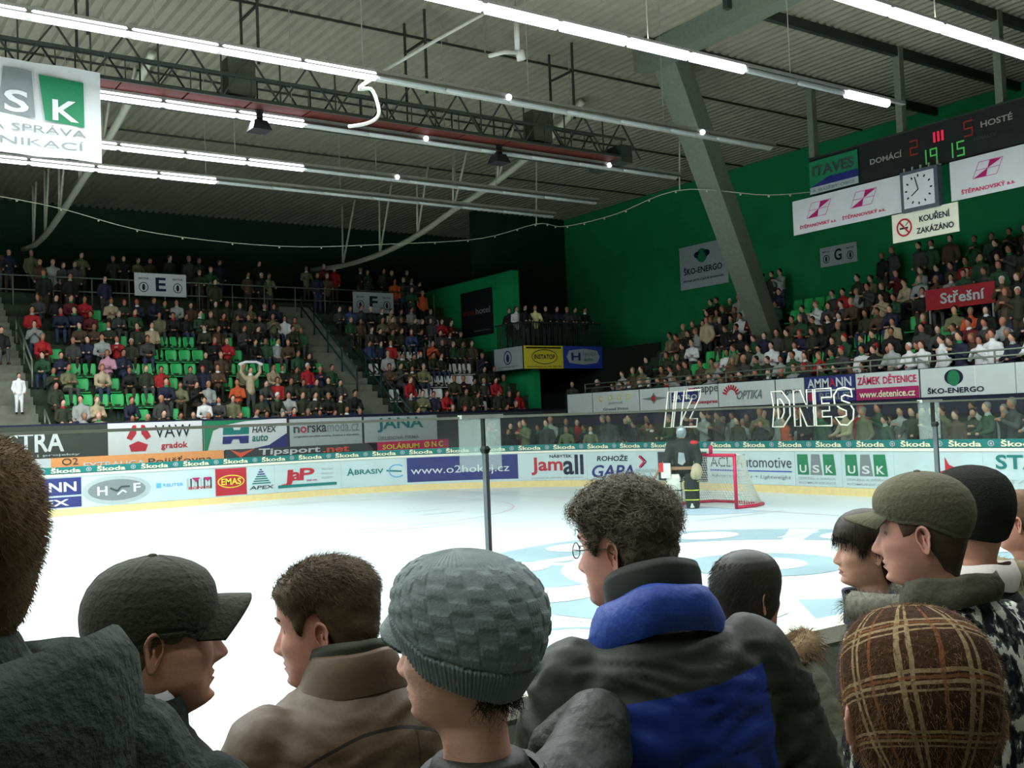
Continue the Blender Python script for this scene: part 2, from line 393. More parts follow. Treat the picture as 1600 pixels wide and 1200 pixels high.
# curved tubular trusses
def truss(pts, nm, top):
    t = empty(nm, (pts[0][0], pts[0][1], pts[0][2])); o = Vector(pts[0])
    tag(t, top, 'truss', 'curved roof trusses')
    P = [Vector(p)-o for p in pts]
    b = MB(); b.tube(smooth_pts([tuple(p) for p in P], 40), 0.11, 10); b.build('curved_chord', PSTEEL, t, True)
    for i, p in enumerate(P[:-1]):
        q = P[i+1]; zt = ROOF-o.z
        for (A, B) in ((p, Vector((p.x, p.y-0.15, zt))), (p, Vector((p.x, (p.y+q.y)/2+.35, zt)))):
            if i > 0: b = MB(); b.tube([A, B], 0.045, 6); b.build('web_strut', PSTEEL, t, True)
def smooth_pts(c, n):
    c = np.array(c, float); t = np.linspace(0, len(c)-1, n); out = []
    for u in t:
        i = int(min(max(math.floor(u), 0), len(c)-2)); f = u-i
        p0, p1, p2, p3 = c[max(i-1, 0)], c[i], c[i+1], c[min(i+2, len(c)-1)]
        out.append(tuple(0.5*((2*p1)+(p2-p0)*f+(2*p0-5*p1+4*p2-p3)*f*f+(3*p1-p0-3*p2+p3)*f**3)))
    return out
truss(smooth_pts([(2.9, 28.2, 9.75), (2.9, 23.3, 9.38), (2.9, 18.6, 9.58), (2.9, 14.7, 10.2), (2.9, 10.5, 10.9), (2.9, 7.4, 12.0)], 8), 'roof_truss', 'curved pale tubular roof truss rising from the far stand toward the leaning column')
truss(smooth_pts([(-9.6, 28.6, 10.0), (-9.6, 25.4, 9.75), (-9.6, 22.0, 9.95), (-9.6, 17.5, 10.5), (-9.6, 13.3, 11.1), (-9.6, 9.5, 12.0)], 8), 'roof_truss', 'curved pale tubular roof truss behind the hanging white banner')
# ------------------------------------------------------------------ rink boards with their adverts
BACKB = mat('board_back', (120, 128, 116), 0.6, 0, 0.08); KICK = mat('kick_plate_yellow', (224, 200, 140), 0.45, 0, 0.06)
CAPM = mat('board_cap', (226, 224, 208), 0.4, 0, 0.03)
boards = empty('rink_boards', (0, 0, 0))
tag(boards, 'white rink boards full of adverts with pale cap rail and yellow kick strip', 'boards')
def ring_strip(name, prof, m, ss=SS, parent=boards):
    b = MB(); n = len(prof); vs = []
    for s in ss: vs += [(*rink(s, o), z) for o, z in prof]
    b.add(vs, [(i*n+j, (i+1)*n+j, (i+1)*n+(j+1) % n, i*n+(j+1) % n) for i in range(len(ss)-1) for j in range(n)])
    return b.build(name, m, parent)
ring_strip('board_wall', [(0, 0.0), (0, 1.10), (-.07, 1.10), (-.07, 0)], BWHITE)
ring_strip('board_backing', [(-.072, 0), (-.072, 1.10), (-.12, 1.10), (-.12, 0)], BACKB)
ring_strip('kick_plate', [(.015, 0.0), (.015, 0.2), (-.01, 0.2), (-.01, 0)], KICK)
ring_strip('cap_rail', [(.03, 1.10), (.03, 1.17), (-.13, 1.17), (-.13, 1.10)], CAPM)
SF = [s for s in SS if -10.5 < s < 36] + [-20]; SF.sort()
strip = ring_strip('advert_strip', [(.012, 1.185), (.012, 1.37), (.0, 1.37), (.0, 1.185)], TEAL, [s for s in SF if s < 30])
a = Art(rink_map(0), strip); u = -9.4
while u < 26:
    a.text('Škoda', u, u+0.78, 1.205, 1.355, CREAM, off=0.03); a.ring(u+1.0, 1.275, .075, .065, .02, LGREY, 0.03, n=12); a.poly(ell(u+1.0, 1.275, .03, .03, 8), LGREY, 0.03); u += 1.22
a.done()
def ad(s0, s1, z0, z1, bg, label=None):
    n = max(1, int((s1-s0)/0.35))
    p = panel('advert', lambda u, v, off, s0=s0, z0=z0: (*rink(s0+u, off+0.012), z0+v), s1-s0, z1-z0, bg, boards, 0.012, n)
    if label: p['label'] = label
    return p, Art(lambda u, v, off: (*rink(u, off+0.006), v), p)
Z0, Z1 = 0.21, 1.09
p, a = ad(-8.9, -6.17, 0.58, 1.06, NAVY); a.text('AMM', -8.75, -7.45, .68, .95, WHITE).text('A', -7.4, -7.06, .68, .95, RED).text('NN', -7.02, -6.3, .68, .95, WHITE).done()
p, a = ad(-8.9, -6.17, 0.24, 0.53, NAVY); a.text('HYDREX', -8.6, -6.5, .29, .47, WHITE).done()
p, a = ad(-6.14, -4.2, Z0, Z1, BWHITE); a.poly(ell(-5.2, .64, .95, .40), LGREY, .016).poly(ell(-5.2, .64, .80, .30), GREY, .02)
a.text('H', -5.75, -5.47, .5, .76, WHITE, off=.03).text('F', -4.75, -4.55, .55, .8, WHITE, off=.03)
a.line([(-5.4, .7), (-5.2, .6), (-5.1, .72), (-4.85, .72)], .05, DGREY, .03).line([(-5.2, .5), (-5.05, .62), (-4.95, .55)], .05, WHITE, .03).done()
p, a = ad(-4.18, -2.36, Z0, Z1, BWHITE); a.rect(-4.1, -3.95, .6, .75, LBLUE, n=1).text('REUTER', -3.9, -3.3, .63, .72, LBLUE, off=.015)
for k in range(8): a.rect(-3.2+k*.1, -3.15+k*.1, .5, .82, DGREY if k % 2 else LGREY, .016, 1)
for k in range(2): a.poly([(-3.05+k*.35, .84), (-2.8+k*.35, .84), (-2.92+k*.35, .7)], MAG, .02)
a.text('BONUS', -3.15, -2.5, .5, .58, RED, off=.022).done()
p, a = ad(-2.33, -1.36, .24, 1.06, RED); a.poly(ell(-1.85, .66, .42, .2), YEL, .016).poly(ell(-1.85, .66, .39, .17), RED, .02).text('EMAS', -2.16, -1.54, .56, .76, YEL, off=.03).done()
p, a = ad(-1.34, -.46, Z0, Z1, BWHITE)
for k in range(7): h = .98-.07*k; hw = .04+.045*k; a.rect(-.9-hw*.9, -.9+hw, h-.035, h, TEAL if k > 2 else NAVY, .016, 1)
a.text('APEX', -1.28, -.5, .36, .47, DGREY, .25).done()
p, a = ad(-.44, 1.75, Z0, Z1, BWHITE)
a.text('J', -.25, .12, .38, .9, RED, .1).text('a', .08, .4, .55, .82, RED, .1).text('P', .36, .85, .55, .93, RED, .1).rect(-.35, 1.6, .34, .43, TEAL, .02, 4).text('jap.cz', .6, .95, .5, .57, MAG, off=.03)
for k in range(3): a.text(['ŽALUZIE', 'MARKÝZY', 'ROLETY'][k], 1.1, 1.5, .84-.14*k, .9-.14*k, LGREY)
a.done()
p, a = ad(1.77, 3.86, Z0, Z1, BWHITE); a.text('A', 1.95, 2.18, .6, .84, TEAL).text('BRASIV', 2.2, 3.15, .62, .78, TEAL).ring(3.6, .68, .28, .22, .035, LBLUE, .02, .8, 5.5).line([(3.25, .7), (3.75, .66)], .05, TEAL).done()
p, a = ad(3.93, 7.64, .28, 1.08, NAVY, 'navy web address advert on the boards'); a.text('www.o2hokej.cz', 4.05, 7.35, .46, .78, WHITE, bold=False, off=.02).done()
p, a = ad(7.68, 10.06, Z0, Z1, BWHITE)
a.text('NÁBYTEK', 8.75, 9.55, .93, 1.05, DNAVY).text('Jam', 8.1, 9.2, .38, .95, RED).text('all', 9.22, 9.95, .38, 1.02, DNAVY).text('JANA & SPOL MOSTKY', 8.1, 9.95, .25, .31, LGREY).done()
p, a = ad(10.08, 12.76, Z0, Z1, BWHITE); a.text('ROHOŽE', 10.45, 11.6, .8, 1.0, DNAVY, .15).text('GAPA', 10.2, 11.85, .28, .68, NAVY, .25)
a.line([(12.05, .95), (12.27, .78), (12.05, .6)], .08, PINK).line([(12.12, .95), (12.34, .78), (12.12, .6)], .04, DNAVY, .02).text('DRAGON', 11.9, 12.7, .45, .56, LGREY).done()
p, a = ad(12.8, 14.8, .22, 1.07, DGREY); a.poly([(13.05, .55), (13.45, .5), (13.5, .65), (13.1, .72)], ORED, .02).text('CZ BULL', 13.9, 14.6, .6, .75, LGREY).done()
p, a = ad(14.83, 17.95, Z0, Z1, BWHITE); a.text('ACL', 14.95, 15.75, .66, .93, DGREY, bold=False).text('Automotive', 15.9, 17.85, .66, .95, DGREY, bold=False).rect(14.95, 17.85, .55, .58, BLUE, .016, 3).text('Advanced Driver + Lightweight', 14.95, 17.8, .34, .46, GREY, .15, bold=False).done()
def usk(a, s0, z0, wd, h, n=1):
    q = wd/3
    for k, (ch, m) in enumerate((('U', GRN), ('S', GREY), ('K', GRN))):
        x = s0+k*q*1.02; sl = (.05*q, .12*q, .16*q)[k]
        a.poly([(x+sl*.2, z0), (x+q*.9+sl*.3, z0), (x+q*.84-sl*.2, z0+h), (x-sl*.1, z0+h)] if k != 1 else [(x, z0), (x+q*.94, z0), (x+q*.74, z0+h), (x+.1*q, z0+h)], m, .016)
        a.text(ch, x+q*.2, x+q*.75, z0+h*.1, z0+h*.48, WHITE, off=.03)
for s0 in (18.02, 19.5):
    p, a = ad(s0-.05, s0+1.38, Z0, Z1, BWHITE); usk(a, s0+.02, .5, 1.2, .52)
    a.text('ÚDRŽBA A SPRÁVA', s0+.05, s0+1.2, .38, .45, LGREY).text('KOMUNIKACÍ', s0+.05, s0+1.2, .27, .34, LGREY).done()
p, a = ad(21.4, 23.1, Z0, Z1, BWHITE); a.poly([(21.55, .5), (22.2, .68), (22.2, .98), (22.3, .8), (22.75, .62), (22.25, .6), (21.9, .58)], RED, .016).text('BERNDT', 21.5, 22.5, .3, .42, DGREY).done()
p, a = ad(23.15, 25.4, Z0, Z1, BWHITE); a.text('STAVO', 23.4, 25.2, .72, 1.03, TEAL).text('STAVEBNÍ', 23.5, 25.1, .42, .52, LGREY).done()

# ------------------------------------------------------------------ plexiglass round the rink
GLASS = glass_mat('plexiglass', 0.035, 0.012); MILK = glass_mat('scuffed_plexiglass', 0.05, 0.13)
gl = tag(empty('rink_glass', (GX, 0, 1.17)), 'clear plexiglass screen standing on the goal-end boards', 'glass')
sv = [0.0] + [ARC*.55+(ARC*.45)*i/6 for i in range(0)] 
cuts = [5.0+1.8*i for i in range(16)]
for i in range(len(cuts)-1):
    s0, s1 = cuts[i]+.01, cuts[i+1]-.01; top = 2.35 if s1 < 9 else 3.0
    b = MB(); vs = []
    for k in range(5):
        s = s0+(s1-s0)*k/4
        for z in (1.17, top): x, y = rink(s, -.04); vs.append((x-GX, y, z-1.17))
    b.add(vs, [(2*k, 2*k+2, 2*k+3, 2*k+1) for k in range(4)]); b.build('pane', GLASS, gl)
OUTL = mat('sticker_white', (245, 243, 225), 0.5, 0, 0, emit=0.0)
def outline_letters(name, polys, m, parent, r=.022):
    b = MB()
    for pl in polys:
        P = [(-.07, 0.0+u, v) for u, v in pl]; b.tube(P, r, 5, closed=True)
    return b.build(name, m, parent)
def L3(pts, y0, z0, wd, h, sh=0.0): return [(y0-(u*wd+sh*v*h), z0+v*h-1.17) for u, v in pts]
letD = [[(0, 0), (.6, 0), (1, .3), (1, .7), (.6, 1), (0, 1), (.12, .5)], [(.35, .22), (.55, .25), (.68, .4), (.68, .62), (.5, .78), (.35, .78)]]
letN = [[(0, 0), (.3, 0), (.3, .5), (.62, 0), (1, 0), (1, 1), (.68, 1), (.68, .5), (.35, 1), (0, 1)]]
letE = [[(0, 0), (.95, 0), (.95, .24), (.4, .24), (.4, .4), (.85, .4), (.85, .6), (.4, .6), (.4, .76), (1, .76), (1, 1), (0, 1)]]
letS = [[(.05, .22), (.3, .02), (.65, 0), (.95, .15), (1, .4), (.8, .58), (.42, .66), (.42, .76), (.6, .8), (.95, .74), (.9, .94), (.6, 1), (.25, .97), (.02, .8), (.05, .58), (.3, .46), (.62, .38), (.62, .26), (.4, .22)]]
letI = [[(0, 0), (1, 0), (1, 1), (0, 1)]]
letZ = [[(0, 0), (1, 0), (1, .22), (.5, .22), (1, .8), (1, 1), (.1, 1), (.1, .78), (.5, .78), (0, .2)]]
polys = []
for y0, lt, wd in ((1.36, letD, .6), (.62, letN, .62), (-.06, letE, .5), (-.62, letS, .58)): polys += [L3(q, y0, 1.74, wd, .93) for q in lt]
for y0, lt, wd in ((5.5, letI, .3), (5.12, letI, .3), (4.78, letZ, .62)): polys += [L3(q, y0, 1.8, wd, 1.05, .22) for q in lt]
outline_letters('lettering', polys, OUTL, gl)

ng = tag(empty('rink_glass', (-15.11, -HW-.05, 1.17)), 'low plexiglass screen along the near boards with a pale top edge', 'glass')
b = MB(); b.add([(-9, 0, 0), (11, 0, 0), (11, 0, .985), (-9, 0, .985)], [(0, 1, 2, 3)]); b.build('pane', GLASS, ng)
b = MB(); b.box((-9, -.005, .985), (11, .005, .994)); b.build('top_edge', mat('glass_edge', (190, 200, 180), 0.4), ng)
for k, x in enumerate((-2.75, 0.0, 2.72, 5.45)):
    st = tag(empty('glass_post', (-15.11+x, -HW-.06, 1.17)), ['slim steel post of the near glass behind the man with short brown hair', 'slim steel glass post rising behind the grey knitted cap', 'slim steel glass post rising behind the olive cap man', 'slim steel post of the near glass beyond the goal line'][k], 'post', 'posts of the near glass')
    b = MB(); b.box((-.007, -.03, -.02), (.007, -.008, .885)); b.box((-.009, -.044, 0), (.009, -.03, .25)); b.build('post', mat('post_steel', (128, 136, 142), 0.4, 0.3), st)
    b = MB(); b.loft([[(-.009, -.03, .862), (.009, -.03, .862), (.009, -.006, .862), (-.009, -.006, .862)], [(-.013, -.034, .876), (.013, -.034, .876), (.013, -.004, .876), (-.013, -.004, .876)], [(-.007, -.03, .887), (.007, -.03, .887), (.007, -.006, .887), (-.007, -.006, .887)]]); b.build('bracket', DSTEEL, st)
    b = MB(); b.box((-.088, .008, .80), (.088, .014, .99)); b.build('joint_plate', MILK, st)
    b = MB(); b.box((-.088, -.012, .985), (.088, .016, .999)); b.build('plate_cap', mat('plate_cap_white', (215, 225, 215), 0.4), st)
    b = MB(); b.box((-.003, -.02, .885), (.003, .0, .985)); b.build('seam', DSTEEL, st)
# ------------------------------------------------------------------ goal
goal = tag(empty('goal_net', (0, 0, 0)), 'red framed ice hockey goal with white net beside the goalkeeper', 'goal')
RP = mat('goal_red', (188, 30, 70), 0.4, 0, 0.03); NETM = mat('net_cord', (196, 200, 188), 0.8, 0, 0.05)
for s in (-1, 1): b = MB(); b.tube([(0, s*.915, 0), (0, s*.915, 1.19)], .04, 10); b.build('post', RP, goal, True)
b = MB(); b.tube([(0, -.945, 1.2), (0, .945, 1.2)], .04, 10); b.build('crossbar', RP, goal, True)
b = MB(); b.tube([(0, -.915, .04), (.6, -.95, .04), (1.05, -.75, .04), (1.12, -.4, .04), (1.12, .4, .04), (1.05, .75, .04), (.6, .95, .04), (0, .915, .04)], .04, 8); b.build('base_frame', RP, goal, True)
b = MB(); b.tube([(0, -.915, 1.2), (.45, -.8, 1.19), (.55, 0, 1.19), (.45, .8, 1.19), (0, .915, 1.2)], .022, 8); b.build('top_frame', mat('goal_white', (205, 205, 200), 0.5), goal, True)
b = MB()
def netpt(t, z):
    A = [(0, -.915), (.6, -.95), (1.05, -.75), (1.12, -.4), (1.12, .4), (1.05, .75), (.6, .95), (0, .915)]; B = [(0, -.915), (.3, -.86), (.45, -.8), (.52, -.3), (.52, .3), (.45, .8), (.3, .86), (0, .915)]
    i = min(int(t*7), 6); f = t*7-i; g = (1-z/1.19)**1.6
    p = [A[i][k]*(1-f)+A[i+1][k]*f for k in (0, 1)]; q = [B[i][k]*(1-f)+B[i+1][k]*f for k in (0, 1)]
    return (q[0]+(p[0]-q[0])*g, q[1]+(p[1]-q[1])*g, z+.02)
for k in range(57): b.tube([netpt(k/56, z*1.17/6) for z in range(7)], .0065, 3)
for z in range(1, 20): b.tube([netpt(k/28, z*1.17/20) for k in range(29)], .0065, 3)
for k in range(1, 12):
    y = -.9+1.8*k/12; b.tube([(0, y, 1.19), (.5, y*.85, 1.19)], .0065, 3)
b.build('net', NETM, goal)
# ------------------------------------------------------------------ grandstands
def e_floor(i): return 16.35+.85*i, 1.55+.57*i            # tread start y, floor z of row i in the long-side stand
def g_floor(i): return 7.1+.8*i, 2.15+.46*i               # tread start x, floor z of row i in the end stand
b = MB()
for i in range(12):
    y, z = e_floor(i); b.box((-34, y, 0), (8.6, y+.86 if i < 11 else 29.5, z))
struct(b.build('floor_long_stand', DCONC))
b = MB(); b.box((-34, 16.2, 0), (8.6, 16.36, 2.56)); struct(b.build('wall_long_stand_front', DGREY))
b = MB(); b.box((-34, 16.16, 2.56), (8.6, 16.4, 2.62)); struct(b.build('trim_long_stand', DNAVY))
AISLES = [(-12.25, -10.95), (0.0, 1.55)]
for k, (xa, xb) in enumerate(AISLES):
    b = MB()
    for i in range(11):
        y, z = e_floor(i); b.box((xa, y-.05, z-.5), (xb, y+.4, z+.02)); b.box((xa, y+.35, z-.2), (xb, y+.86, z+.30))
    struct(b.build('floor_stairs', CONC))
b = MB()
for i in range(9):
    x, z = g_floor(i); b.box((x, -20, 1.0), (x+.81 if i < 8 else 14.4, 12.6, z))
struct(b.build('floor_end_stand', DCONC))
b = MB()
for i in range(9):
    x, z = g_floor(i); b.box((x-.03, 12.6, 1.0), (x+.83, 14.2, z-.1)); b.box((x+.4, 12.6, 1.0), (x+.83, 14.2, z+.1))
struct(b.build('floor_stairs', DCONC))
b = MB(); b.box((6.98, -20, 1.9), (7.12, 14.2, 3.12)); struct(b.build('wall_end_stand_front', DNAVY))
b = MB(); b.box((7.6, -20, 0), (7.7, 17.3, 2.0)); struct(b.build('wall_walkway_back', DGWALL))
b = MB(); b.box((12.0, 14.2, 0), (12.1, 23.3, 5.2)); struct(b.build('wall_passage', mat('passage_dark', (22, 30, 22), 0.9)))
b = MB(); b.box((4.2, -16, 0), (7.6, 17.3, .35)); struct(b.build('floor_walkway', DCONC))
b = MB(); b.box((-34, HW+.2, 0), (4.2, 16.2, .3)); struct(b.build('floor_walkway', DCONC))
b = MB(); b.add([(8.6, 18.4, 0), (8.9, 18.4, 0), (8.9, 17.0, 0), (8.6, 17.0, 0), (8.6, 18.4, 2.6), (8.9, 18.4, 2.6), (8.9, 17.0, 1.9), (8.6, 17.0, 1.9)], [(0,3,2,1),(4,5,6,7),(0,1,5,4),(1,2,6,5),(2,3,7,6),(3,0,4,7)]); struct(b.build('wall_green_ramp', BGWALL))
# rails
RAIL = mat('rail_steel', (118, 128, 112), 0.4, 0.4, 0.08); BRAIL = mat('rail_dark_green', (32, 62, 58), 0.5, 0.2)
def railing(nm, label, p, q, h, n, m=RAIL, r=.025, mids=1, grp=None):
    p = Vector(p); q = Vector(q); t = tag(empty(nm, p), label, 'railing', grp)
    for k in range(mids+1):
        z = h*(1-k*.48); b = MB(); b.tube([(0, 0, z), tuple(q-p+Vector((0, 0, z)))], r, 6); b.build('rail', m, t, True)
    for k in range(n+1):
        c = (q-p)*k/n; b = MB(); b.tube([c, c+Vector((0, 0, h))], r, 6); b.build('post', m, t, True)
railing('railing', 'steel railing above the row of banners on the stand behind the goal', (7.02, -12, 3.12), (7.02, 13.0, 3.12), .32, 14)
railing('railing', 'steel railing behind the top seats carrying the E and F banners', (-12, 24.88, 7.25), (7.6, 24.88, 7.25), 1.12, 14)
railing('railing', 'dark handrail along the stairs beside the white seats', (1.62, 16.5, 1.6), (1.62, 21.6, 5.0), .95, 4, BRAIL, .035)
railing('railing', 'dark handrail splitting the stairs next to the white seats', (.75, 19.4, 3.5), (.75, 24.6, 7.0), .95, 4, BRAIL, .035)
railing('railing', 'pale handrail on the concrete stairs near the child in white', (-10.9, 16.6, 1.6), (-10.9, 17.6, 2.2), .9, 1, RAIL, .03)
railing('railing', 'pale handrail higher up beside the far concrete stairs', (-10.9, 19.6, 3.9), (-10.9, 22.4, 5.6), .9, 2, RAIL, .035)

# ------------------------------------------------------------------ banners on the stands
def banner(label, fmap, wd, h, bg, n=1, wave=0.0, nm='banner', cat='banner', grp=None, th=.03):
    p = tag(panel(nm, fmap, wd, h, bg, None, th, n, None, wave), label, cat, grp)
    return p, Art(fmap, p)
def e_map(x, z, y=16.17): return plane_map((x, y-.03, z), (1, 0, 0), (0, 0, 1), (0, -1, 0))
def g_map(y, z, x=6.97): return plane_map((x-.02, y, z), (0, -1, 0), (0, 0, 1), (-1, 0, 0))
p, a = banner('dark banner with big white letters on the stand front', e_map(-14.6, 1.56), 5.2, 1.0, mat('banner_dark_olive', (52, 58, 48), 0.6))
a.text('ASTRA', 1.95, 3.95, .22, .84, WHITE).text('stavby | rekonstrukce | projekty', .4, 4.4, .08, .16, LGREY).done()
p, a = banner('white banner with a red three-lobed emblem and VAW gradok writing', e_map(-9.38, 1.58), 2.93, 1.0, WHITE)
a.poly([(.55, .52), (.75, .92), (.85, .92), (.85, .65), (.7, .45)], RED).poly([(1.0, .92), (1.1, .92), (1.3, .55), (1.15, .45), (1.0, .65)], RED).poly([(.62, .3), (.9, .42), (1.2, .3), (1.12, .1), (.68, .1)], RED)
a.text('VAW', 1.42, 2.55, .5, .9, DNAVY, bold=False).text('gradok', 1.6, 2.45, .1, .35, RED).done()
p, a = banner('white green and blue banner with a car dealer emblem', e_map(-6.4, 1.57), 2.85, .99, WHITE)
a.poly([(0, .99), (2.3, .99), (1.4, .95), (.75, .85), (.3, .66), (.1, .0), (0, 0)], GRN).poly([(1.5, 0), (2.2, .12), (2.85, .5), (2.85, 0)], NAVY)
a.poly([(.62, .52), (1.5, .52), (1.52, .78), (1.25, .78), (1.2, .66), (1.0, .66), (.95, .78), (.64, .78)], TEAL, .02).poly([(.6, .22), (.88, .22), (.95, .36), (1.15, .36), (1.2, .22), (1.48, .22), (1.5, .46), (.62, .46)], NAVY, .02)
a.text('HAVEX', 1.62, 2.45, .55, .76, DGREY, .15).text('auto', 1.6, 2.15, .26, .48, TEAL, .15).done()
p, a = banner('grey banner with a fashion web address in dark lettering', e_map(-3.44, 1.55), 2.72, .98, LGREY)
a.text('n', .12, .35, .5, .72, DGREY).text('o', .37, .6, .5, .72, RED).text('rska', .63, 1.35, .5, .86, DGREY).text('moda.cz', 1.38, 2.6, .5, .86, GREY, bold=False).text('originální norské svetry, čepice a kamašky', .12, 2.6, .33, .41, DGREY).done()
p, a = banner('grey banner with big teal letters next to the aisle stairs', e_map(-.62, 1.53), 3.0, .99, LGREY)
a.text('JANA', .5, 2.4, .42, .94, TEAL).text('ÚKLIDOVÁ FIRMA', .5, 2.2, .15, .3, LGREY).text('ÚKLIDOVÁ FIRMA', .5, 2.2, .15, .3, GREY, off=.03).done()
p, a = banner('low orange banner lying below the upper banners at the walkway', e_map(-12.2, 1.18, 15.75), 6.3, .42, ORG, n=1)
a.rect(0, 1.1, 0, .42, WHITE, .01, 1).text('O2', 1.4, 1.85, .2, .4, DGREY, bold=False).text('EXTRALIGA', 2.0, 3.8, .05, .24, WHITE).text('Pojišťovna', 3.9, 5.9, .02, .3, DGREY, bold=False).done()
p, a = banner('dark betting banner with white and orange letters below the others', e_map(-5.85, 1.16, 15.75), 5.5, .44, DGREY)
a.poly([(.15, .44), (.5, .16), (1.0, .44), (.5, .32)], ORED).text('Tipsport', 1.1, 3.3, .15, .42, WHITE, .1).text('.net', 3.4, 4.4, .18, .38, ORED).done()
p, a = banner('low crimson banner with yellow letters next to the dark betting one', e_map(-.75, 1.15, 15.75), 3.35, .46, PINK)
a.poly([(0, .46), (0, 0), (.45, 0)], DGREY).text('SOLÁRIUM', .6, 2.1, .19, .4, YEL).text('Ø N C', 2.3, 3.1, .19, .4, YEL).done()
def letter_banner(ch, label, fmap, wd, h, bg):
    p, a = banner(label, fmap, wd, h, bg); a.text(ch, wd*.4, wd*.6, h*.22, h*.82, DNAVY)
    for u in (.17, .83):
        a.ring(wd*u, h*.38, wd*.09, h*.22, .03, DNAVY).poly(ell(wd*u, h*.38, wd*.03, h*.15, 10), DNAVY).text('SEKTOR', wd*(u-.1), wd*(u+.1), h*.72, h*.8, DNAVY)
    a.done()
letter_banner('E', 'white banner with letter E hung on the top railing', e_map(-6.2, 7.76, 24.86), 2.05, .92, WHITE)
letter_banner('F', 'pale banner with letter F hung on the top railing', e_map(3.35, 7.35, 24.86), 2.05, .95, LGREY)
letter_banner('G', 'pale banner with letter G on the green wall', g_map(7.75, 7.47, 14.37), 1.62, .72, LGREY)
p, a = banner('big pale energy company banner on the green wall behind the column', g_map(15.2, 7.55, 14.37), 2.78, 1.85, LGREY)
a.poly(ell(1.35, 1.35, .32, .3), GRN).poly(ell(1.1, 1.4, .2, .14), DNAVY, .016).poly(ell(1.62, 1.42, .2, .14), DNAVY, .016).poly(ell(1.35, 1.32, .22, .2), GRN, .02).text('ŠKO-ENERGO', .25, 2.5, .62, .95, DNAVY).text('PRVNÍ JSTE ČISTÁ ENERGIE', .2, 2.55, .28, .42, DGREY).done()
p, a = banner('black hotel banner on the bright green wall', g_map(24.02, 6.17, 8.58), 2.68, 2.12, BLACK)
a.text('anna', .1, 1.25, 1.0, 1.2, mat('dim_red', (110, 35, 30), .6)).text('hotel', 1.32, 2.5, 1.0, 1.28, LGREY, bold=False).text('www.annahotel.cz', 1.1, 2.5, .2, .28, GREY).done()
# banners along the end stand front, from the balcony to the frame edge
spec = [(14.02, 12.55), (12.5, 9.95), (9.9, 8.45), (8.4, 6.2), (6.15, 3.85), (3.8, 2.75), (2.7, .98), (.95, -1.0), (-1.05, -3.6), (-3.62, -6.2), (-6.25, -9)]
lab = ['blank white banner at the balcony end of the goal-side row', 'white banner with small faded yellow marks', 'white banner with a grey winged emblem', 'white banner with a navy lettered box', 'white banner with a red sunburst emblem',
       'white banner with small dark letters behind the sticker letters', 'navy banner with white letters and one red A', 'white and crimson castle banner with a web address', 'white banner with a green globe emblem under the white supporters', 'white banner with a green globe emblem at the frame edge', 'white banner beyond the frame edge']
for k, (ya, yb) in enumerate(spec[:-1]):
    wd = ya-yb; h = .74; p, a = banner(lab[k], g_map(ya, 2.36), wd, h, WHITE if k not in (6,) else NAVY, grp='banners on the stand front behind the goal')
    if k == 1: a.ring(.5, .5, .12, .1, .03, YEL).ring(1.0, .52, .12, .1, .03, YEL).ring(1.5, .52, .12, .1, .03, YEL).ring(2.0, .52, .12, .1, .03, YEL).text('jazzová', .9, 1.7, .26, .38, LGREY).text('Grand Princ', .6, 2.0, .06, .16, GREY)
    if k == 2: a.poly([(.1, .4), (.6, .45), (.72, .6), (.85, .45), (1.4, .4), (.85, .33), (.72, .2), (.6, .33)], GREY).poly(ell(.72, .4, .1, .1), RED, .02)
    if k == 3: a.rect(.1, 1.35, .22, .55, NAVY, n=1).text('ŠATRO', .15, 1.3, .28, .5, WHITE, .2, off=.03).text('mappe', 1.2, 2.25, .42, .68, DGREY, off=.03, bold=False).rect(.9, 1.2, .58, .66, PINK, n=1).text('autoexpres', 1.0, 2.2, .1, .24, RED)
    if k == 4:
        for q in range(9): t = .3+q*.31; a.line([(.55+.2*math.cos(t), .32+.2*math.sin(t)), (.55+.38*math.cos(t), .32+.36*math.sin(t))], .06, RED)
        a.text('OPTIKA', .75, 1.8, .2, .48, GREY, .3)
    if k == 5: a.text('agnon', .2, .95, .25, .42, DGREY)
    if k == 6: a.text('AMM', .1, .85, .42, .68, WHITE).text('A', .87, 1.08, .42, .68, RED).text('NN', 1.1, 1.62, .42, .68, WHITE).rect(0, wd, .3, .35, WHITE, .012, 1).rect(.12, .35, .05, .27, RED, n=1).text('REALIT', .5, 1.6, .06, .26, GREY)
    if k == 7: a.text('ZÁMEK', .06, .8, .42, .68, PINK).text('DĚTENICE', .88, 1.9, .42, .68, PINK).rect(0, wd, .0, .32, MAG, n=1).text('www.detenice.cz', .12, 1.85, .06, .25, CREAM, off=.03)
    if k in (8, 9): a.poly(ell(.95, .48, .26, .2), DNAVY).poly(ell(.95, .46, .17, .2), GRN, .02).text('ŠKO-ENERGO', .2, 1.75, .08, .25, DNAVY)
    a.done()
p, a = banner('small red banner with pale letters in the upper end stand', g_map(1.2, 5.0, 10.85), 2.2, .62, mat('dim_red_banner', (140, 22, 28), .6)); a.text('Střešní', .5, 1.9, .15, .5, LGREY).done()
for y in (-.9, 1.1): MB().box((10.86, y-.03, 3.9), (10.9, y+.03, 5.0)).build('post', RAIL, p)
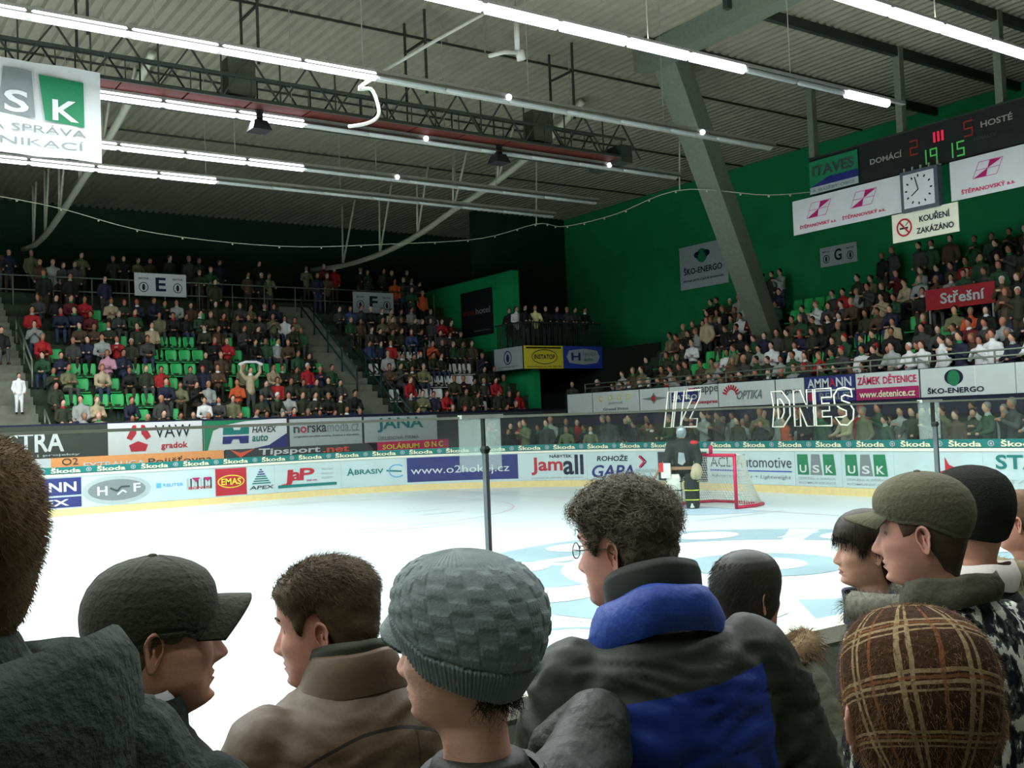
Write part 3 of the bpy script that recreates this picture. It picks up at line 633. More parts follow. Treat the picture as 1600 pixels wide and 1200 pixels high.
# ------------------------------------------------------------------ corner balcony
b = MB(); b.box((7.72, 17.9, 4.34), (12.6, 23.3, 5.28)); bal = struct(b.build('floor_balcony', DGWALL))
p, a = banner('white banner with a small round emblem on the side of the balcony', plane_map((7.69, 20.05, 4.36), (0, -1, 0), (0, 0, 1), (-1, 0, 0)), 2.1, .95, LGREY)
a.ring(1.05, .52, .3, .3, .05, NAVY).poly(ell(1.05, .5, .12, .18, 10), NAVY).text('AUTO STROJ SERVIS', .3, 1.8, .08, .16, GREY).done()
p, a = banner('yellow banner with an oval emblem on the balcony front', plane_map((7.74, 17.86, 4.35), (1, 0, 0), (0, 0, 1), (0, -1, 0)), 2.05, .97, YEL)
a.ring(1.05, .5, .68, .32, .035, DGREY).text('INSTATOP', .5, 1.6, .4, .6, DGREY).rect(.1, 1.95, .85, .92, BLACK, n=1).text('www.instatop.cz  326 729 000', .1, 1.95, .04, .12, DGREY).done()
p, a = banner('blue banner with a white lozenge on the balcony front', plane_map((9.82, 17.86, 4.35), (1, 0, 0), (0, 0, 1), (0, -1, 0)), 2.15, .97, BLUE)
a.poly([(.15, .5), (.3, .78), (1.1, .86), (1.85, .78), (2.0, .5), (1.85, .24), (1.1, .16), (.3, .24)], LGREY).text('H', .4, .9, .34, .68, NAVY, off=.03).text('HAVEX', 1.05, 1.8, .54, .7, GREY, off=.03).text('auto', 1.1, 1.6, .32, .46, TEAL, off=.03).done()
rl = tag(empty('balcony_railing', (7.76, 17.94, 5.28)), 'dark balcony railing of close upright bars in the hall corner', 'railing')
BARM = mat('balcony_bars', (50, 58, 54), 0.5, 0.3)
b = MB(); b.box((0, 0, 1.02), (4.3, .05, 1.08)); b.box((0, 0, 1.02), (.05, 2.1, 1.08)); b.build('handrail', BARM, rl)
b = MB()
for k in range(36): b.box((k*.12, .01, 0), (k*.12+.03, .04, 1.03))
for k in range(17): b.box((.01, k*.12, 0), (.04, k*.12+.03, 1.03))
b.build('upright_bars', BARM, rl)

# ------------------------------------------------------------------ scoreboard hung under the roof beams
sb = tag(empty('scoreboard', (8.0, 0, 8.6)), 'black electronic scoreboard hung from roof posts, showing period and time', 'scoreboard')
SBK = mat('scoreboard_black', (34, 36, 34), 0.5); SBL = mat('score_letters', (150, 150, 140), 0.6)
def sbm(y0, z0, x=-.04): return lambda u, v, off: (x-off, y0-u, z0+v-8.6)
b = MB(); b.box((.0, -5.5, .0), (.25, 2.98, 1.12)); b.build('case', SBK, sb)
b = MB(); b.box((-.02, -5.5, 1.1), (.27, 3.0, 1.14)); b.build('frame', DSTEEL, sb)
for k, y in enumerate((2.9, -.12, -3.0)): b = MB(); b.box((.02, y-.1, 1.12), (.22, y+.1, ROOF-8.6)); b.build('hanging_post', STEEL, sb)
def led(m, y, z, segs, wd, h, t=.04):
    a = Art(lambda u, v, off: (-.02-off, y-u, z+v-8.6), sb)
    S = {'a': (0, wd, h-t, h), 'g': (0, wd, h/2-t/2, h/2+t/2), 'd': (0, wd, 0, t), 'f': (0, t, h/2, h), 'b': (wd-t, wd, h/2, h), 'e': (0, t, 0, h/2), 'c': (wd-t, wd, 0, h/2)}
    for s in segs: u0, u1, v0, v1 = S[s]; a.rect(u0, u1, v0, v1, m, .0, 1, 'digit')
    a.done()
LR = mat('led_dim_red', (120, 40, 28), .5, emit=.25, var=0); LP = mat('led_red', (215, 40, 70), .5, emit=.45, var=0); LG = mat('led_green', (75, 175, 85), .5, emit=.35, var=0)
led(LR, -.42, 9.0, 'abged', .26, .42); led(LR, -2.02, 9.12, 'afgcd', .26, .42)
for k in range(3): led(LP, -1.16-.12*k, 9.2, 'bc', .05, .28, .07)
led(LG, -.72, 8.66, 'bc', .2, .4); led(LG, -1.02, 8.66, 'afgbc', .22, .4); led(LG, -1.5, 8.66, 'bc', .2, .4); led(LG, -1.8, 8.66, 'afgcd', .22, .4)
a = Art(lambda u, v, off: (-.01-off, -u, v-8.6), sb)
a.text('DOMÁCÍ', -.85, .18, 9.05, 9.25, SBL).text('HOSTÉ', 2.5, 3.35, 9.25, 9.45, SBL).text('PENALTY', 2.3, 2.9, 8.95, 9.05, DGREY).done()
p = tag(panel('advert_board', lambda u, v, off: (7.93-off, 2.95-u, 8.62+v), 1.72, .98, GRN), 'small green blue and white advert board beside the scoreboard', 'advert')
a = Art(lambda u, v, off: (7.93-off, 2.95-u, 8.62+v), p); a.poly([(0, .2), (.7, .42), (1.72, .42), (1.72, .2)], NAVY).rect(0, 1.72, 0, .2, LGREY, n=1).text('ITAVES', .12, 1.6, .5, .82, DGREY).text('A SLUŽBY OBCÍ', .1, 1.6, .04, .15, GREY, off=.03).done()
p = tag(panel('banner', lambda u, v, off: (7.90-off, 3.62-u, 7.5+v), 3.86, 1.04, WHITE), 'long white banner with two magenta lattice emblems under the scoreboard', 'banner')
PNK = mat('banner_pale_magenta', (205, 120, 165), .5)
def lattice(a, u, v, s):
    def r(x, y): return (u+(x*.9+y*.35)*s, v+(y*.75+x*.0)*s)
    for k in (-1, 0, 1):
        a.line([r(-.75, k*.55), r(.75, k*.55)], .018, PNK).line([r(k*.75, -.55), r(k*.75, .55)], .018, PNK)
    a.poly([r(0, 0), r(-.05, .55), r(.7, .5)], MAG, .02).poly([r(0, 0), r(.1, -.55), r(-.7, -.55)], MAG, .02)
fm = lambda u, v, off: (7.90-off, 3.62-u, 7.5+v)
a = Art(fm, p); lattice(a, .98, .64, .52); lattice(a, 2.55, .64, .52); a.text('ŠTĚPANOVSKÝ a.s.', .25, 1.6, .14, .27, PINK).text('ŠTĚPANOVSKÝ a.s.', 1.8, 3.25, .14, .27, PINK).done()
p = tag(panel('banner', lambda u, v, off: (7.90-off, -1.62-u, 7.5+v), 3.9, 1.04, WHITE), 'long white banner with a magenta lattice emblem beside the square clock', 'banner')
a = Art(lambda u, v, off: (7.90-off, -1.62-u, 7.5+v), p); lattice(a, 1.05, .66, .48); lattice(a, 3.0, .66, .48); a.text('ŠTĚPANOVSKÝ a.s.', .3, 1.75, .12, .26, PINK).done()
ck = tag(empty('clock', (7.86, -.82, 7.98)), 'square white-faced clock on the banner under the scoreboard', 'clock')
b = MB(); b.box((-.16, -.56, -.55), (.06, .56, .55)); b.build('case', mat('clock_case', (84, 92, 98), .5, .2), ck)
b = MB(); b.box((-.18, -.46, -.46), (-.155, .46, .46)); b.build('dial', WHITE, ck)
a = Art(lambda u, v, off: (-.18-off, -u, v), ck)
for k in range(12): t = k*math.pi/6; a.line([(.34*math.sin(t), .34*math.cos(t)), (.41*math.sin(t), .41*math.cos(t))], .045, BLACK, .004)
a.done()
def hand(t, L, wd): b = MB(); b.bar((-.195, 0, 0), (-.195, -L*math.sin(t), L*math.cos(t)), wd, .01); b.build('hand', BLACK, ck)
hand(math.radians(235), .26, .05); hand(math.radians(345), .36, .04)
b = MB(); b.box((-.05, -.6, .55), (.0, .6, .58)); [b.box((-.05, y-.02, .55), (0, y+.02, .68)) for y in (-.5, -.25, 0, .25, .5)]; b.build('bracket', PSTEEL, ck)
p = tag(panel('sign', lambda u, v, off: (7.82-off, .14-u, 6.67+v), 1.98, .78, mat('sign_cream', (222, 222, 196), .5, 0, .04)), 'cream no-smoking sign hanging below the square clock', 'sign')
a = Art(lambda u, v, off: (7.82-off, .14-u, 6.67+v), p); a.ring(.38, .38, .24, .25, .05, RED).line([(.22, .56), (.54, .2)], .045, RED, .02).line([(.24, .36), (.5, .36)], .05, BLACK).line([(.42, .42), (.52, .52)], .02, BLACK)
a.text('KOUŘENÍ', .85, 1.75, .44, .66, DNAVY).text('ZAKÁZÁNO', .75, 1.85, .13, .33, DNAVY).done()

# ------------------------------------------------------------------ gantry, hanging banner and small things under the roof
RUST = mat('gantry_red_boards', (74, 24, 10), .7, 0, .2, 1.5)
ga = tag(empty('lighting_gantry', (-12, 4.5, 9.2)), 'long lattice gantry with red board floor hung under the roof', 'gantry')
b = MB()
for k in range(22):
    x = -16+k*1.35; 
    if x < 13.2: b.box((x, -.62, 0), (x+1.30, .62, .05))
b.build('floor_boards', RUST, ga)
b = MB()
for y in (-.68, .68):
    for z in (0.02, .5, .95): b.box((-16, y-.03, z-.03), (13.4, y+.03, z+.03))
b.build('side_rails', DSTEEL, ga)
for y in (-.68, .68):
    x = -16; b = MB()
    while x < 13: b.bar((x, y, 0), (x+.65, y, .95), .035); b.bar((x+.65, y, .95), (x+1.3, y, 0), .035); b.bar((x, y, 0), (x, y, .95), .03); b.bar((x+.65, y, 0), (x+.65, y, .5), .02); x += 1.3
    b.build('lattice', DSTEEL, ga)
for x in (-13, -8.8, -4.6, -.4, 3.1, 7.3, 11.8):
    b = MB()
    for y in (-.5, .5): b.bar((x, y, .9), (x, y, ROOF-9.2), .05)
    b.bar((x, -.5, 2.2), (x, .5, 2.2), .05); b.build('hanger', DSTEEL, ga)
b = MB(); b.box((13.2, -.7, -.12), (13.6, .7, .35)); b.build('end_plate', DSTEEL, ga)
for x, z, lb in ((-8.8, 9.0, 'black lamp hung beneath the gantry over the ice'), (-2.45, 9.0, 'black loudspeaker box beneath the gantry')):
    sp = tag(empty('loudspeaker', (x, 4.35, 8.95)), lb, 'loudspeaker')
    b = MB(); b.loft([[(-.14, -.14, 0), (.14, -.14, 0), (.14, .14, 0), (-.14, .14, 0)], [(-.22, -.22, -.22), (.22, -.22, -.22), (.22, .22, -.22), (-.22, .22, -.22)]]); b.build('horn', BLACK, sp)
    b = MB(); b.box((-.07, -.07, 0), (.07, .07, .26)); b.build('bracket', BLACK, sp)
for x, lb in ((-9.3, 'dark box inside the gantry lattice above the black lamp'), (-1.3, 'dark box inside the gantry lattice toward its far end')):
    tag(MB().box((x-.3, 3.95, 9.35), (x+.3, 4.35, 10.15)).build('equipment_box', mat('equipment_dark', (70, 74, 58), .7)), lb, 'box')
fm = lambda u, v, off: (-16.4+u, 3.72-off, 7.5+v)
p, a = banner('large white hanging banner with green and grey letter panels', fm, 4.15, 1.78, WHITE, 14, .05)
for k, (ch, m, u0) in enumerate((('U', GRN, .25), ('S', GREY, 2.34), ('K', GRN, 3.0))):
    if k == 0: a.poly([(1.6, .72), (2.2, .72), (2.25, 1.62), (1.6, 1.62)], GRN, .06); continue
    if k == 1: a.poly([(2.3, .74), (2.95, .7), (2.9, 1.58), (2.42, 1.6)], m, .06)
    else: a.poly([(3.12, .68), (3.82, .62), (3.82, 1.5), (3.02, 1.54)], m, .06)
    a.text(ch, u0+(.08 if k == 1 else .25), u0+(.5 if k == 1 else .72), .76 if k == 1 else .7, 1.18 if k == 1 else 1.1, WHITE, off=.075)
a.text('ÚDRŽBA A SPRÁVA', .6, 3.85, .42, .6, GREY, off=.06, bold=False).text('KOMUNIKACÍ', 1.0, 3.8, .16, .34, GREY, off=.06, bold=False).done()
b = MB(); b.tube([(-16.4, 3.75, 9.3), (-12.2, 3.75, 9.29)], .015, 5)
# white conduit dropping from the roof, a white camera, a light string
WPL = mat('white_plastic', (190, 192, 180), .4, 0, .05)
cdt = tag(MB().tube(smooth_pts([(-5.0, .85, 10.9), (-6.6, .85, 9.85), (-8.05, .85, 8.82), (-7.82, .85, 8.78), (-7.68, .85, 8.35), (-7.9, .85, 8.12), (-8.35, .85, 7.98)], 30), .035, 7).build('conduit', WPL, None, True), 'white cable conduit bent in a loop in front of the gantry', 'conduit')
cm = tag(empty('ceiling_camera', (-4.25, .85, 10.1)), 'white camera on a bent arm below the bright strip lights', 'camera')
b = MB(); b.tube([(0, 0, .75), (0, 0, .1)], .06, 8); b.build('tube_arm', WPL, cm, True)
b = MB(); b.tube([(.05, 0, .1), (.1, 0, -.1)], .1, 8); b.build('head', WPL, cm, True)
b = MB(); b.tube([(.0, 0, .05), (-.35, 0, 0), (-.75, 0, -.15)], .045, 8); b.build('side_arm', WPL, cm, True)
b = MB(); b.bar((0, 0, .7), (0, 0, ROOF-10.1), .03); b.bar((-.85, 0, -.1), (-.85, 0, ROOF-10.1), .025); b.build('hanger', STEEL, cm)
gs = tag(empty('light_string', (0, 16, 9)), 'thin string of small bulbs sagging across the hall below the roof', 'light string')
gp = []
ctrl = [(-14, 16.4, 9.6), (-10.97, 16, 9.2), (-7.9, 16, 8.55), (-3.6, 16, 8.4), (-2.0, 16, 8.5), (3.1, 16, 9.2), (7.2, 15.6, 10.0)]
mid = [(5, 12.93, 9.33), (5, 11.3, 8.95), (5, 8.6, 8.85), (5, 5.5, 9.02)]
pts = smooth_pts([(-14, 16.4, 9.6), (-10.97, 16, 9.2), (-7.9, 16, 8.6), (-3.6, 16, 8.45), (0, 15, 8.6), (3.2, 14, 8.85), (5, 12.9, 9.33), (5, 11.3, 8.95), (5, 8.6, 8.85), (5, 5.5, 9.02), (6.5, 3.5, 8.6), (7.9, 2.9, 8.7)], 60)
b = MB(); b.tube([(x, y-16, z-9) for x, y, z in pts], .014, 5); b.build('wire', PSTEEL, gs)
b = MB()
for i in range(2, 58, 2): x, y, z = pts[i]; b.ball((x, y-16, z-9.04), .035, 6, 4)
b.build('bulbs', PSTEEL, gs)
for q, lb in (((5, 12.93, 9.3), 'thin pale rod holding the light string at the corner'), ((5, 5.5, 9.0), 'thin pale rod holding the light string near the column')):
    tag(MB().tube([q, (q[0], q[1]-.2, ROOF)], .025, 6).build('hanging_rod', PSTEEL), lb, 'rod')
# ------------------------------------------------------------------ seats
SEATG = mat('seat_green', (52, 176, 92), .45, 0, .06); SEATW = mat('seat_white', (218, 222, 216), .45, 0, .04); SEATF = mat('seat_bracket', (34, 60, 50), .6)
def seat_meshes():
    b = MB(); rings = []
    for z, w_, x in ((.50, .17, -.20), (.56, .20, -.205), (.72, .215, -.22), (.86, .215, -.245), (.92, .18, -.255)):
        r = []
        for k in range(9): t = -1+2*k/8; r.append((x+.05*t*t, t*w_, z))
        for k in range(9): t = 1-2*k/8; r.append((x+.05*t*t-.025, t*w_, z))
        rings.append(r)
    b.loft(rings); rings = []
    for x, w_, z in ((-.2, .18, .46), (-.1, .2, .435), (.1, .21, .44), (.2, .19, .455), (.22, .17, .43)):
        rings.append([(x, -w_, z), (x, -w_*.6, z-.015), (x, 0, z-.02), (x, w_*.6, z-.015), (x, w_, z), (x, w_, z-.03), (x, -w_, z-.03)])
    b.loft(rings); shell = b.mesh('seat_shell')
    b = MB(); b.box((-.18, -.05, 0), (-.10, .05, .42)); b.box((-.2, -.18, .39), (.1, .18, .415)); br = b.mesh('seat_bracket')
    return shell, br
SHELL, BRK = seat_meshes()
SHELL_G = SHELL; SHELL_G.materials.append(SEATG); SHELL_W = SHELL.copy(); SHELL_W.materials.clear(); SHELL_W.materials.append(SEATW); BRK.materials.append(SEATF)
for me in (SHELL_G, SHELL_W): me.polygons.foreach_set('use_smooth', [True]*len(me.polygons))
def seat(loc, rz, white, label, grp):
    o = bpy.data.objects.new('stadium_seat', SHELL_W if white else SHELL_G); COL.objects.link(o); o.location = loc; o.rotation_euler = (0, 0, rz)
    c = bpy.data.objects.new('bracket', BRK); COL.objects.link(c); c.parent = o
    tag(o, label, 'seat', grp)

# ------------------------------------------------------------------ spectators: a few poses, recoloured per person
def figure(pose):
    L = Lump(); SK, JK, TR, HR, AC = 0, 1, 2, 3, 4
    if pose in ('sit', 'crossed', 'lean', 'clap'):
        lean = .16 if pose == 'lean' else .02; hz = .50
        ch = np.array([lean, 0, .98]); L.cap((0, 0, .52), (-.02, 0, .72), .165, .16, JK).cap((-.02, 0, .72), ch-[.02, 0, .06], .16, .15, JK)
        for s in (-1, 1):
            L.cap((0, s*.09, hz), (.42, s*.13, .51), .095, .075, TR).cap((.42, s*.13, .51), (.40, s*.12, .1), .068, .05, TR).cap((.39, s*.12, .05), (.55, s*.14, .045), .05, .042, HR)
            sh = ch+[0, s*.185, .0]; L.cap(ch, sh, .13, .085, JK)
            if pose == 'sit': pts = [sh, (lean+.04, s*.25, .70), (.30, s*.14, .60)]
            elif pose == 'crossed': pts = [sh, (lean+.06, s*.26, .74), (.24, -s*.10, .78)]
            elif pose == 'lean': pts = [sh, (lean+.12, s*.24, .70), (.42, s*.05, .66)]
            else: pts = [sh, (lean+.12, s*.25, .76), (.36, s*.03, .95)]
            L.chain(pts, [.075, .06, .045], JK); L.ell(np.array(pts[-1])+[.05, 0, 0], (.055, .045, .04), SK)
        hd = ch+[.05, 0, .29]
    else:
        ch = np.array([.02, 0, 1.40]); L.cap((0, 0, .95), (0, 0, 1.15), .165, .155, JK).cap((0, 0, 1.15), ch-[.02, 0, .05], .155, .15, JK)
        for s in (-1, 1):
            L.cap((0, s*.09, .92), (.02, s*.10, .5), .105, .075, TR).cap((.02, s*.10, .5), (-.02, s*.11, .1), .07, .052, TR).cap((-.03, s*.11, .05), (.14, s*.13, .045), .05, .042, HR)
            sh = ch+[0, s*.185, 0]; L.cap(ch, sh, .13, .085, JK)
            if pose == 'stand': pts = [sh, (-.02, s*.26, 1.12), (.12, s*.2, .92)]
            elif pose == 'rail': pts = [sh, (.12, s*.27, 1.16), (.36, s*.16, 1.10)]
            elif pose == 'applaud': pts = [sh, (.12, s*.25, 1.18), (.34, s*.04, 1.36)]
            else: pts = [sh, (.06, s*.36, 1.62), (.10, s*.34, 1.90)]
            L.chain(pts, [.075, .06, .045], JK); L.ell(np.array(pts[-1])+([0, 0, .05] if pose == 'scarf' else [.05, 0, 0]), (.05, .045, .045), SK)
        if pose == 'scarf': L.chain([(.12, -.42, 1.90), (.13, -.2, 1.98), (.13, .2, 1.98), (.12, .42, 1.90)], [.05, .05, .05, .05], AC)
        hd = ch+[.04, 0, .29]
    L.cap(ch+[.0, 0, .05], hd-[.02, 0, .06], .065, .055, SK)
    L.cap(ch+[.0, 0, .085], ch+[.01, 0, .12], .088, .078, AC)
    L.ell(hd, (.10, .078, .122), SK).ell(hd+[.095, 0, -.012], (.025, .018, .022), SK)
    L.ell(hd+[-.020, 0, .034], (.104, .090, .106), HR)
    return L.make(.027, 1)
POSES = {p: figure(p) for p in ('sit', 'crossed', 'lean', 'clap', 'stand', 'rail', 'applaud', 'scarf')}
SKINS = [mat('skin_%s' % n, c, .6, 0, .06) for n, c in (('fair', (196, 150, 120)), ('ruddy', (180, 122, 96)), ('pale', (205, 165, 138)), ('tan', (160, 112, 84)))]
JCOL = {'dark olive': (48, 54, 38), 'black': (28, 30, 26), 'charcoal': (62, 64, 60), 'dark navy': (34, 38, 56), 'brown': (78, 62, 46), 'beige': (172, 158, 126), 'light grey': (150, 156, 150),
        'white': (215, 218, 214), 'red': (160, 34, 36), 'blue': (52, 70, 104), 'dark green': (40, 74, 48), 'maroon': (96, 32, 40), 'khaki': (106, 108, 76), 'orange': (190, 84, 44), 'pink': (190, 140, 158), 'pale yellow': (220, 214, 150)}
JW = {'dark olive': 16, 'black': 18, 'charcoal': 12, 'dark navy': 7, 'brown': 9, 'beige': 3, 'light grey': 4, 'white': 3, 'red': 4, 'blue': 2.5, 'dark green': 8, 'maroon': 3, 'khaki': 6, 'orange': 1}
JM = {k: mat('jacket_'+k.replace(' ', '_'), c, .75, 0, .12, 6) for k, c in JCOL.items()}
HCOL = {'brown hair': (58, 42, 30), 'black hair': (28, 24, 20), 'grey hair': (120, 116, 106), 'fair hair': (120, 92, 58), 'black cap': (26, 26, 26), 'white cap': (210, 212, 208), 'red cap': (150, 34, 36), 'no hair': (186, 140, 112)}
HW_ = {'brown hair': 14, 'black hair': 10, 'grey hair': 5, 'fair hair': 4, 'black cap': 6, 'white cap': 1.5, 'red cap': .8, 'no hair': 3}
HM = {k: mat('head_'+k.replace(' ', '_'), c, .7, 0, .12, 14) for k, c in HCOL.items()}
TM = [mat('trousers_%s' % n, c, .8, 0, .12) for n, c in (('jeans', (48, 60, 82)), ('black', (30, 30, 28)), ('grey', (70, 72, 68)), ('brown', (66, 56, 44)))]
AM = {'': None, 'white scarf': JM['white'], 'green scarf': mat('scarf_green', (40, 120, 70), .8), 'red scarf': JM['red'], 'grey scarf': JM['light grey']}
PALETTE = SKINS + list(JM.values()) + TM + list(HM.values()) + [AM['green scarf']]
def pick(d): ks = list(d); return rng.choices(ks, [d[k] for k in ks])[0]
def outfit(j=None, h=None, a=None):
    j = j or pick(JW); h = h or pick(HW_)
    a = rng.choices(list(AM), [70, 8, 10, 5, 7])[0] if a is None else a
    return j, h, a, rng.choice(SKINS), rng.choice(TM)
FIG = []     # dicts: loc, rz, pose, outfit, where, scale
def seatrect(rects, x, y): return any(a <= x <= c and b <= y <= d for a, b, c, d in rects)
E_EMPTY = [(268, 462, 392, 484), (300, 484, 340, 492), (362, 484, 396, 496), (238, 520, 334, 534), (236, 541, 328, 562), (210, 563, 320, 584), (358, 563, 404, 583), (96, 610, 244, 632), (108, 586, 134, 606), (160, 588, 182, 606),
           (86, 538, 112, 558), (96, 562, 120, 582), (142, 474, 168, 492), (152, 494, 178, 514), (354, 586, 376, 606), (398, 522, 442, 538), (416, 562, 456, 584), (398, 586, 416, 606), (532, 586, 552, 604), (506, 544, 524, 558),
           (445, 482, 462, 498), (616, 545, 664, 562), (664, 586, 752, 604), (650, 606, 704, 626), (710, 562, 738, 578), (748, 624, 774, 642), (568, 628, 582, 642), (496, 628, 508, 642), (258, 636, 276, 652), (196, 462, 215, 476)]
G_EMPTY = [(1018, 520, 1062, 538), (1020, 543, 1042, 562), (1028, 560, 1064, 574), (1094, 549, 1142, 584), (1116, 528, 1140, 546), (1160, 523, 1188, 542), (1222, 453, 1302, 472), (1232, 473, 1292, 497), (1308, 428, 1348, 446), (1322, 523, 1386, 542),
           (986, 580, 1008, 598), (1288, 468, 1322, 480), (1376, 453, 1414, 472), (1240, 490, 1262, 505)]
SEATS = []
# long-side stand, rows 0-8 seated
for i in range(9):
    y0, z = e_floor(i); n = 0
    for k in range(90):
        X = -14.9+.5*k+(.07 if i % 2 else 0)
        if any(a-.2 < X < b_+.2 for a, b_ in AISLES) or X > 7.5: continue
        P = (X, y0+.42, z); px, py, _ = project((X, y0+.63, z+.72))
        if px < -30: continue
        white = X > 1.6; X0 = -14.9 if X < -12 else -10.95 if X < 0 else 1.55
        where = (nth(i+1), 'beyond the outer stairs' if X < -12 else 'of stand E' if X < 0 else 'of white seats', int((X-X0)/.5)+1, 'row')
        e = seatrect(E_EMPTY, px, py)
        if e or (white and rng.random() < .12) or (not white and rng.random() < .05): SEATS.append(((X, y0+.66, z), -math.pi/2, white, where))
        elif rng.random() < .93: FIG.append(dict(loc=(X+rng.uniform(-.04, .04), y0+(.46 if i else .66), z-.02), rz=-math.pi/2+rng.uniform(-.5, .3), pose=rng.choices(['sit', 'crossed', 'lean', 'clap'], [5, 3, 4, 1])[0], fit=outfit(), where=where, s=rng.uniform(.93, 1.05)))
for i in (9, 10, 11):
    y0, z = e_floor(i); n = 0
    for k in range(60):
        X = -14.9+.44*k+rng.uniform(-.1, .1)
        if any(a < X < b_ for a, b_ in AISLES) or X > 7.3: continue
        dens = {9: .5, 10: .62, 11: .72}[i] if X < -6 or X > -1 else {9: .12, 10: .3, 11: .42}[i]
        if rng.random() > dens or (i <= 10 and (-6.7 < X < -3.9 or 3.0 < X < 5.7) and not (i == 9 and -6.0 < X < -5.6)): continue
        n += 1; FIG.append(dict(loc=(X, y0+(.5 if i < 11 else .7), z), rz=-math.pi/2+rng.uniform(-.4, .4), pose=rng.choice(['stand', 'rail', 'stand']), fit=outfit(), where=(nth(i+1), 'standing above stand E', n, 'row'), s=rng.uniform(.95, 1.06)))
# end stand
for i in range(9):
    x0, z = g_floor(i); n = 0
    for k in range(40):
        Y = 12.25-.5*k
        if Y < -6.5: continue
        P = (x0+.42, Y, z); px, py, _ = project((x0+.65, Y, z+.72))
        if px > 1660: continue
        if abs(Y-7.3) < .75 and i in (4, 5) : continue
        if -1.2 < Y < 1.4 and i == 4: continue
        n = k+1; where = (nth(i+1), 'of stand G', n, 'row')
        if i == 0 and Y < 1.2:
            FIG.append(dict(loc=(x0+.58, Y+rng.uniform(-.08, .08), z), rz=math.pi+rng.uniform(-.5, .5), pose=rng.choice(['rail', 'stand', 'applaud']), fit=outfit(j=rng.choice(['white', 'white', 'light grey', 'black', 'white', 'dark navy'])), where=where, s=rng.uniform(.95, 1.05))); continue
        if i == 8 and 5.4 < Y < 8.4: continue
        if i == 8 or (i > 2 and Y < 0.5 and not (i == 3 and Y > -1.6)):
            if rng.random() < (.6 if Y > 3 else .9): FIG.append(dict(loc=(x0+.4, Y+rng.uniform(-.1, .1), z), rz=math.pi+rng.uniform(-.4, .4), pose=rng.choice(['stand', 'stand', 'stand', 'applaud']), fit=outfit(j=rng.choice(['dark olive', 'black', 'dark green', 'brown', 'charcoal', 'dark olive', None, None, 'dark green'])), where=where, s=rng.uniform(.93, 1.05)))
            continue
        if seatrect(G_EMPTY, px, py) or rng.random() < .06: SEATS.append(((x0+.66, Y, z), math.pi, False, where))
        elif rng.random() < .92: FIG.append(dict(loc=(x0+(.46 if i else .68), Y+rng.uniform(-.04, .04), z-.02), rz=math.pi+rng.uniform(-.3, .5), pose=rng.choices(['sit', 'crossed', 'lean', 'clap'], [5, 3, 4, 1])[0], fit=outfit(), where=where, s=rng.uniform(.93, 1.05)))
# standing behind the goal-end glass and in the corner
for r_, (off, n0) in enumerate(((.95, 34), (1.6, 30), (2.3, 26))):
    n = 0; s = 5.9
    while s < 29:
        s += .5+rng.uniform(0, .4); n += 1
        x, y = rink(s, -off); a_ = s/RAD if s < ARC else math.pi/2
        px, _, _ = project((x, y, 1.8))
        if x > 7.3 or px < 690 or px > 1650: continue
        nx, ny = -math.sin(a_), -math.cos(a_)
        FIG.append(dict(loc=(x, y, .35), rz=math.atan2(ny, nx)+rng.uniform(-.6, .6), pose=rng.choice(['stand', 'rail', 'stand', 'applaud']), fit=outfit(j=rng.choice([None, None, None, 'khaki', 'dark olive', 'black', 'light grey', 'dark green', 'charcoal'])), where=(['front', 'middle', 'rear'][r_], 'crowd behind the goal-end glass', n, 'line'), s=rng.uniform(.86, 1.06)))
# under the balcony
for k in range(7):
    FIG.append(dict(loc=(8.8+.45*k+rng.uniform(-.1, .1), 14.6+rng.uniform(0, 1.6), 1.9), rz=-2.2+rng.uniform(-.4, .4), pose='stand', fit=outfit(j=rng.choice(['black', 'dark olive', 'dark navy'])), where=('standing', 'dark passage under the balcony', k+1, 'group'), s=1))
# balcony guests
for k, (x, y, j, h) in enumerate(((8.2, 19.5, 'black', 'brown hair'), (8.1, 18.85, 'white', 'brown hair'), (8.2, 18.35, 'black', 'black hair'), (8.75, 18.35, 'pale yellow', 'fair hair'), (9.35, 18.4, 'black', 'brown hair'), (9.95, 18.4, 'dark navy', 'brown hair'),
                                (10.5, 18.4, 'charcoal', 'grey hair'), (10.95, 18.4, 'dark olive', 'black hair'), (11.5, 18.4, 'black', 'brown hair'))):
    FIG.append(dict(loc=(x, y, 5.28), rz=-1.9+rng.uniform(-.3, .3), pose='rail', fit=outfit(j, h, '' if k < 8 else 'white scarf'), where=('balcony', '', k+1, 'balcony'), s=1.0, key=True))
# people who stand out
def special(px, py, pose, j, h, a, desc, s=1.0):
    best = min((f for f in FIG if not f.get('key')), key=lambda f: (project((f['loc'][0], f['loc'][1], f['loc'][2]+.9))[0]-px)**2+(project((f['loc'][0], f['loc'][1], f['loc'][2]+.9))[1]-py)**2)
    best.update(fit=outfit(j, h, a), key=True, desc=desc, s=s)
    if pose: best['pose'] = pose
special(147, 598, 'lean', 'beige', 'fair hair', '', 'heavy seated person in a beige coat')
special(390, 600, 'scarf', 'beige', 'brown hair', 'white scarf', 'standing person holding a white scarf overhead')
special(605, 545, None, 'red', 'brown hair', 'white scarf', 'person in red with a white front beside the stairs')
special(155, 565, None, 'pink', 'fair hair', '', 'child in a pink coat among dark jackets')
special(178, 560, None, 'red', 'brown hair', 'white scarf', 'person in a red jacket next to the pink coat')
special(175, 620, None, 'beige', 'fair hair', '', 'person in a beige jacket in front of empty seats')
special(702, 630, None, 'red', 'brown hair', '', 'person in bright red below the white seats')
special(694, 500, None, 'red', 'brown hair', '', 'person in red standing before the bright green wall')
special(1100, 535, 'stand', 'beige', 'fair hair', '', 'standing person in a beige coat in stand G')
special(1215, 560, None, 'white', 'black hair', '', 'person in a white jacket under the leaning column')
